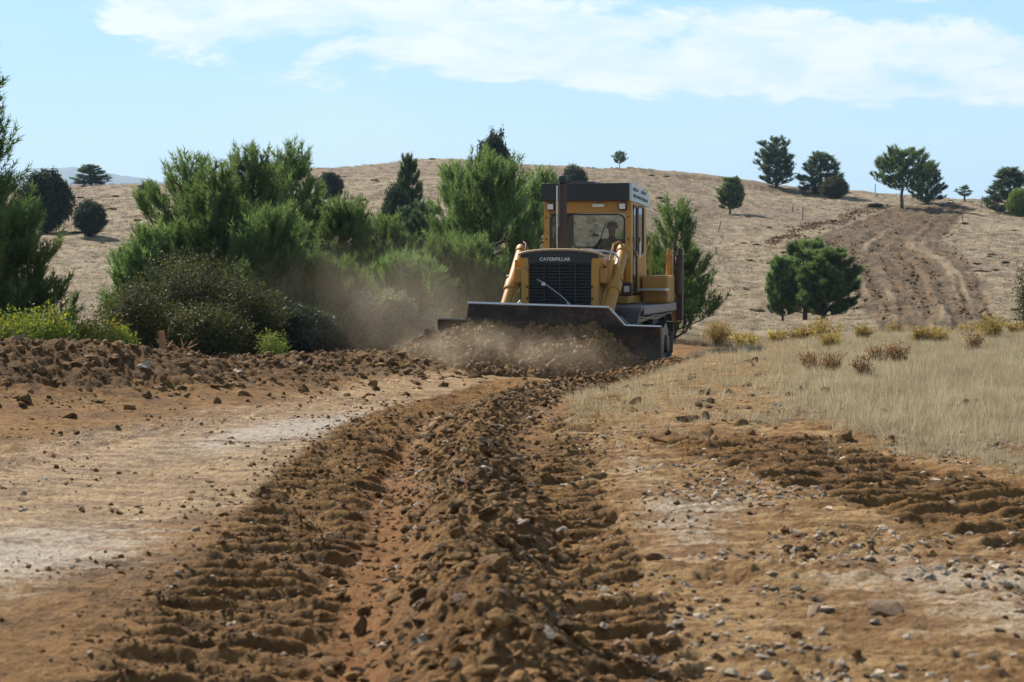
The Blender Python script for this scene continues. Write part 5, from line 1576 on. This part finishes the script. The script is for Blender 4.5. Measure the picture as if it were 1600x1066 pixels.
# ------------------------------------------------------------------ grass
GT = []
for i in range(4):
    V, Fc = blade_template(22, .16, .0055, .07, .05, .8, 500 + i)
    me = fast_mesh(f'grass_tuft_{i}', V, Fc, tone=np.repeat(rng.random(22), 3)); me.materials.append(M['drygrass']); GT.append(me)
n = 120000
x = rng.uniform(-.5, 12, n); y = rng.uniform(12, 45, n)
_, a_ = terrain(x, y, True)
keep = (rng.random(n) < np.clip(a_['grass'] * 1.1 - .12 + .35 * fbm(x * .9, y * .9, 4, seed=45), 0, 1) * .95) & (np.abs(x / y) < .36)
x, y = x[keep], y[keep]; n = len(x)
z = terrain(x, y)
s = rng.uniform(.45, 1.25, n) * (1 + .7 * fbm(x * .6, y * .6, 3, seed=44)) * .72
scatter('dry_grass', np.stack([x, y, z - .01], 1), np.stack([rng.normal(0, .12, n), rng.normal(0, .12, n), rng.uniform(0, 6.28, n)], 1), np.stack([s, s, s * rng.uniform(.7, 1.2, n)], 1), rng.integers(0, 4, n), [(m_, None) for m_ in GT], 'short grey dry grass covering the right shoulder')
TT = []
for i in range(3):
    V, Fc = blade_template(14, .27, .006, .10, .05, .6, 540 + i)
    me = fast_mesh(f'straw_{i}', V, Fc, tone=np.repeat(.5 + .4 * rng.random(14), 3)); me.materials.append(M['drygrass']); TT.append(me)
n = 4500
x = rng.uniform(1.6, 12, n); y = rng.uniform(14, 42, n)
_, a_ = terrain(x, y, True)
keep = (rng.random(n) < np.clip(a_['grass'] - .1 + .9 * fbm(x * .5, y * .5, 3, seed=46), 0, 1) * .6) & (np.abs(x / y) < .36)
x, y = x[keep], y[keep]; n = len(x); z = terrain(x, y); s = rng.uniform(.5, 1.15, n)
scatter('straw_tufts', np.stack([x, y, z - .01], 1), np.stack([rng.normal(0, .2, n), rng.normal(0, .2, n), rng.uniform(0, 6.28, n)], 1), np.stack([s, s, s], 1), rng.integers(0, 3, n), [(m_, None) for m_ in TT], 'taller pale straw stems standing in the dry grass')
HT = []
for i in range(3):
    V, Fc = blade_template(12, .28, .02, .2, .2, 1.1, 520 + i)
    me = fast_mesh(f'hill_tuft_{i}', V, Fc, tone=np.repeat(rng.random(12), 3)); me.materials.append(M['hillgrass']); HT.append(me)
n = 70000
ang = rng.uniform(-.31, .31, n); r_ = np.exp(rng.uniform(math.log(44), math.log(236), n))
x, y = r_ * np.sin(ang), r_ * np.cos(ang)
z, a_ = terrain(x, y, True)
keep = (a_['hroad'] < .3) & (rng.random(n) < .55 + .45 * fbm(x * .08, y * .08, 3, seed=47))
x, y, z = x[keep], y[keep], z[keep]; n = len(x)
s = rng.uniform(.5, 1.3, n) * np.clip(y / 120, .6, 1.3)
scatter('hill_grass', np.stack([x, y, z - .02], 1), np.stack([rng.normal(0, .1, n), rng.normal(0, .1, n), rng.uniform(0, 6.28, n)], 1), np.stack([s, s, s * rng.uniform(.4, .8, n)], 1), rng.integers(0, 3, n), [(m_, None) for m_ in HT], 'dry tussocky grass over the hillside')
# dark cushion plants on the hillside
cb = mk(*bushy(701, 1, 1, .5, 160, leaf_template(16, .10, 9, .06), .5, .3, stems=2), 'heath', 'bark_grey')[1]
n = 1500
ang = rng.uniform(-.3, .3, n); r_ = np.exp(rng.uniform(math.log(105), math.log(236), n))
x, y = r_ * np.sin(ang), r_ * np.cos(ang)
z, a_ = terrain(x, y, True); keep = (a_['hroad'] < .2) & (fbm(x * .06, y * .06, 3, seed=49) > -.05)
x, y, z = x[keep], y[keep], z[keep]; n = len(x); s = .12 + .55 * rng.random(n) ** 3.5
scatter('heath_cushions', np.stack([x, y, z - .03], 1), np.stack([np.zeros(n), np.zeros(n), rng.uniform(0, 6.28, n)], 1), np.stack([s * 1.3, s * 1.3, s * .55], 1), np.zeros(n), [(cb, None)], 'low dark heath cushions dotted over the hillside')
# rubble edge of the far dirt road
n = 2200
pyr = rng.uniform(330, 390, n); pxl = np.interp(pyr, [326, 345, 370, 388], [1400, 1330, 1260, 1205]) + rng.normal(0, 7, n)
Dr = np.interp(pyr, [330, 350, 368, 402], [210, 190, 180, 150])
x = (pxl - 800) / F * Dr; y = Dr + rng.normal(0, 1, n)
pyq = rng.uniform(328, 515, 5000)
lq = np.interp(pyq, [326, 345, 370, 388, 400, 430, 470, 530], [1400, 1330, 1260, 1215, 1295, 1325, 1350, 1375]); rq = np.interp(pyq, [318, 326, 345, 370, 400, 430, 470, 530], [1500, 1530, 1500, 1480, 1500, 1530, 1550, 1575])
tq_ = rng.random(5000); pxq = lq + (rq - lq) * tq_; Dq = np.interp(pyq, [310, 338, 368, 412, 455, 502], [232, 210, 180, 150, 125, 97])
kq = np.sin(tq_ * 40 + pyq * .02) + rng.normal(0, .5, 5000) > 0
x = np.concatenate([x, ((pxq - 800) / F * Dq)[kq]]); y = np.concatenate([y, Dq[kq]])
place(np.stack([x, y], 1), .03, .20, 3.2, 'road_spoil', CLODS, 'dark spoil thrown up along the edge of the dirt road')

# ------------------------------------------------------------------ posts and stake
for i, (px, D, hp, lab) in enumerate([
    (1122, 172, 17, 'thin fence post on the open slope right of the cab'),
    (1253, 186, 22, 'fence post midway up the slope above the green pair'),
    (1532, 215, 18, 'grey post right of the dirt road end'),
    (1366, 228, 14, 'short post on the skyline left of the umbrella pine'),
    (1503, 190, 20, 'post standing beside the pale road streak'),
    (543, 150, 14, 'short post on the slope right of the thicket'),
    (1118, 150, 14, 'stubby post lowest on the open slope'),
    (1237, 195, 14, 'slanting post left of the fence post midway up'),
    ]):
    x, y = at(px, D); h_ = hp / F * D
    p = MB().tube([(0, 0, -.3), (.02, 0, h_ * .5), (.03, 0, h_)], [.055, .05, .045], 7).build('fence_post', M['greypost'], None, smooth=True, label=lab, cat='post', group='fence posts on the slope')
    p.location = (x, y, H(x, y)); p.rotation_euler = (0, rng.normal(0, .06), 0)
x, y = at(254, 27.2)
st_ = MB(); st_.tube([(0, 0, -.2), (.0, .0, .1), (-.02, 0, .36)], [.062, .055, .045], 7)
st_.tube([(.02, 0, .05), (.14, 0, .22)], [.03, .012], 5)
st_ = st_.build('tree_stump', M['redwood'], None, smooth=True, label='splintered reddish stake of a stump sticking out of the bank', cat='stump')
st_.location = (x, y, H(x, y) + .10)
x, y = at(282, 27.8)
rt = MB()
for k in range(9):
    a = k * .7; rt.tube([(0, 0, 0), (.12 * math.cos(a), .1 * math.sin(a), .12), (.26 * math.cos(a + .3), .2 * math.sin(a), .18 + .04 * (k % 3))], [.02, .012, .005], 5)
rt = rt.build('root_tangle', M['redwood'], None, smooth=True, label='torn brown root tangle right of the reddish stake', cat='roots'); rt.location = (x, y, H(x, y) + .08)

# ------------------------------------------------------------------ dust and haze
def dust(name, loc, size, dens, col, label, seed=0.0, scale=.6, fall=1.6):
    bm = bmesh.new(); bmesh.ops.create_icosphere(bm, subdivisions=3, radius=1.0)
    me = bpy.data.meshes.new(name); bm.to_mesh(me); bm.free()
    m, t = mat(name)
    tc = t.n('ShaderNodeTexCoord').outputs['Object']
    ln = t.n('ShaderNodeVectorMath', operation='LENGTH', i_0=tc).outputs['Value']
    f = t.sm(ln, 0.0, 1.0, 1.0, 0.0)
    geo = t.n('ShaderNodeNewGeometry').outputs['Position']
    mp = t.n('ShaderNodeMapping', i_Vector=geo); mp.inputs['Location'].default_value = (seed, seed, 0)
    n = t.noise(mp.outputs[0], scale, 5, .55, .6)
    f = t.m('MULTIPLY', f, t.sm(n, .42, .62))
    v = t.n('ShaderNodeVolumePrincipled', i_Color=(*col, 1), i_Density=t.m('MULTIPLY', f, dens), i_Anisotropy=.35)
    o_ = t.n('ShaderNodeOutputMaterial'); t.set(o_.inputs['Volume'], v.outputs[0])
    me.materials.append(m)
    o = link(name, me, None, label=label, kind='stuff'); o.location = loc; o.scale = size
    return o
dust('dust_cloud', (-.1, 31.0, .1), (2.8, 1.5, .62), .46, (.93, .79, .60), 'brown dust rising off the pushed soil heap', 3.0, 1.3)
dust('dust_veil', (-2.2, 36.0, .5), (4.4, 3.0, 1.9), .11, (.92, .80, .64), 'thin pale dust veil drifting left behind the blade', 11.0, .5)

m, t = mat('thin_haze')
v = t.n('ShaderNodeVolumePrincipled', i_Color=(.50, .72, 1.0, 1), i_Density=.00013, i_Anisotropy=.2)
o_ = t.n('ShaderNodeOutputMaterial'); t.set(o_.inputs['Volume'], v.outputs[0])
hb = MB().box(-7500, 7500, -200, 9500, -140, 330).build('haze', m, None, label='thin blue air haze over the whole landscape', kind='stuff')
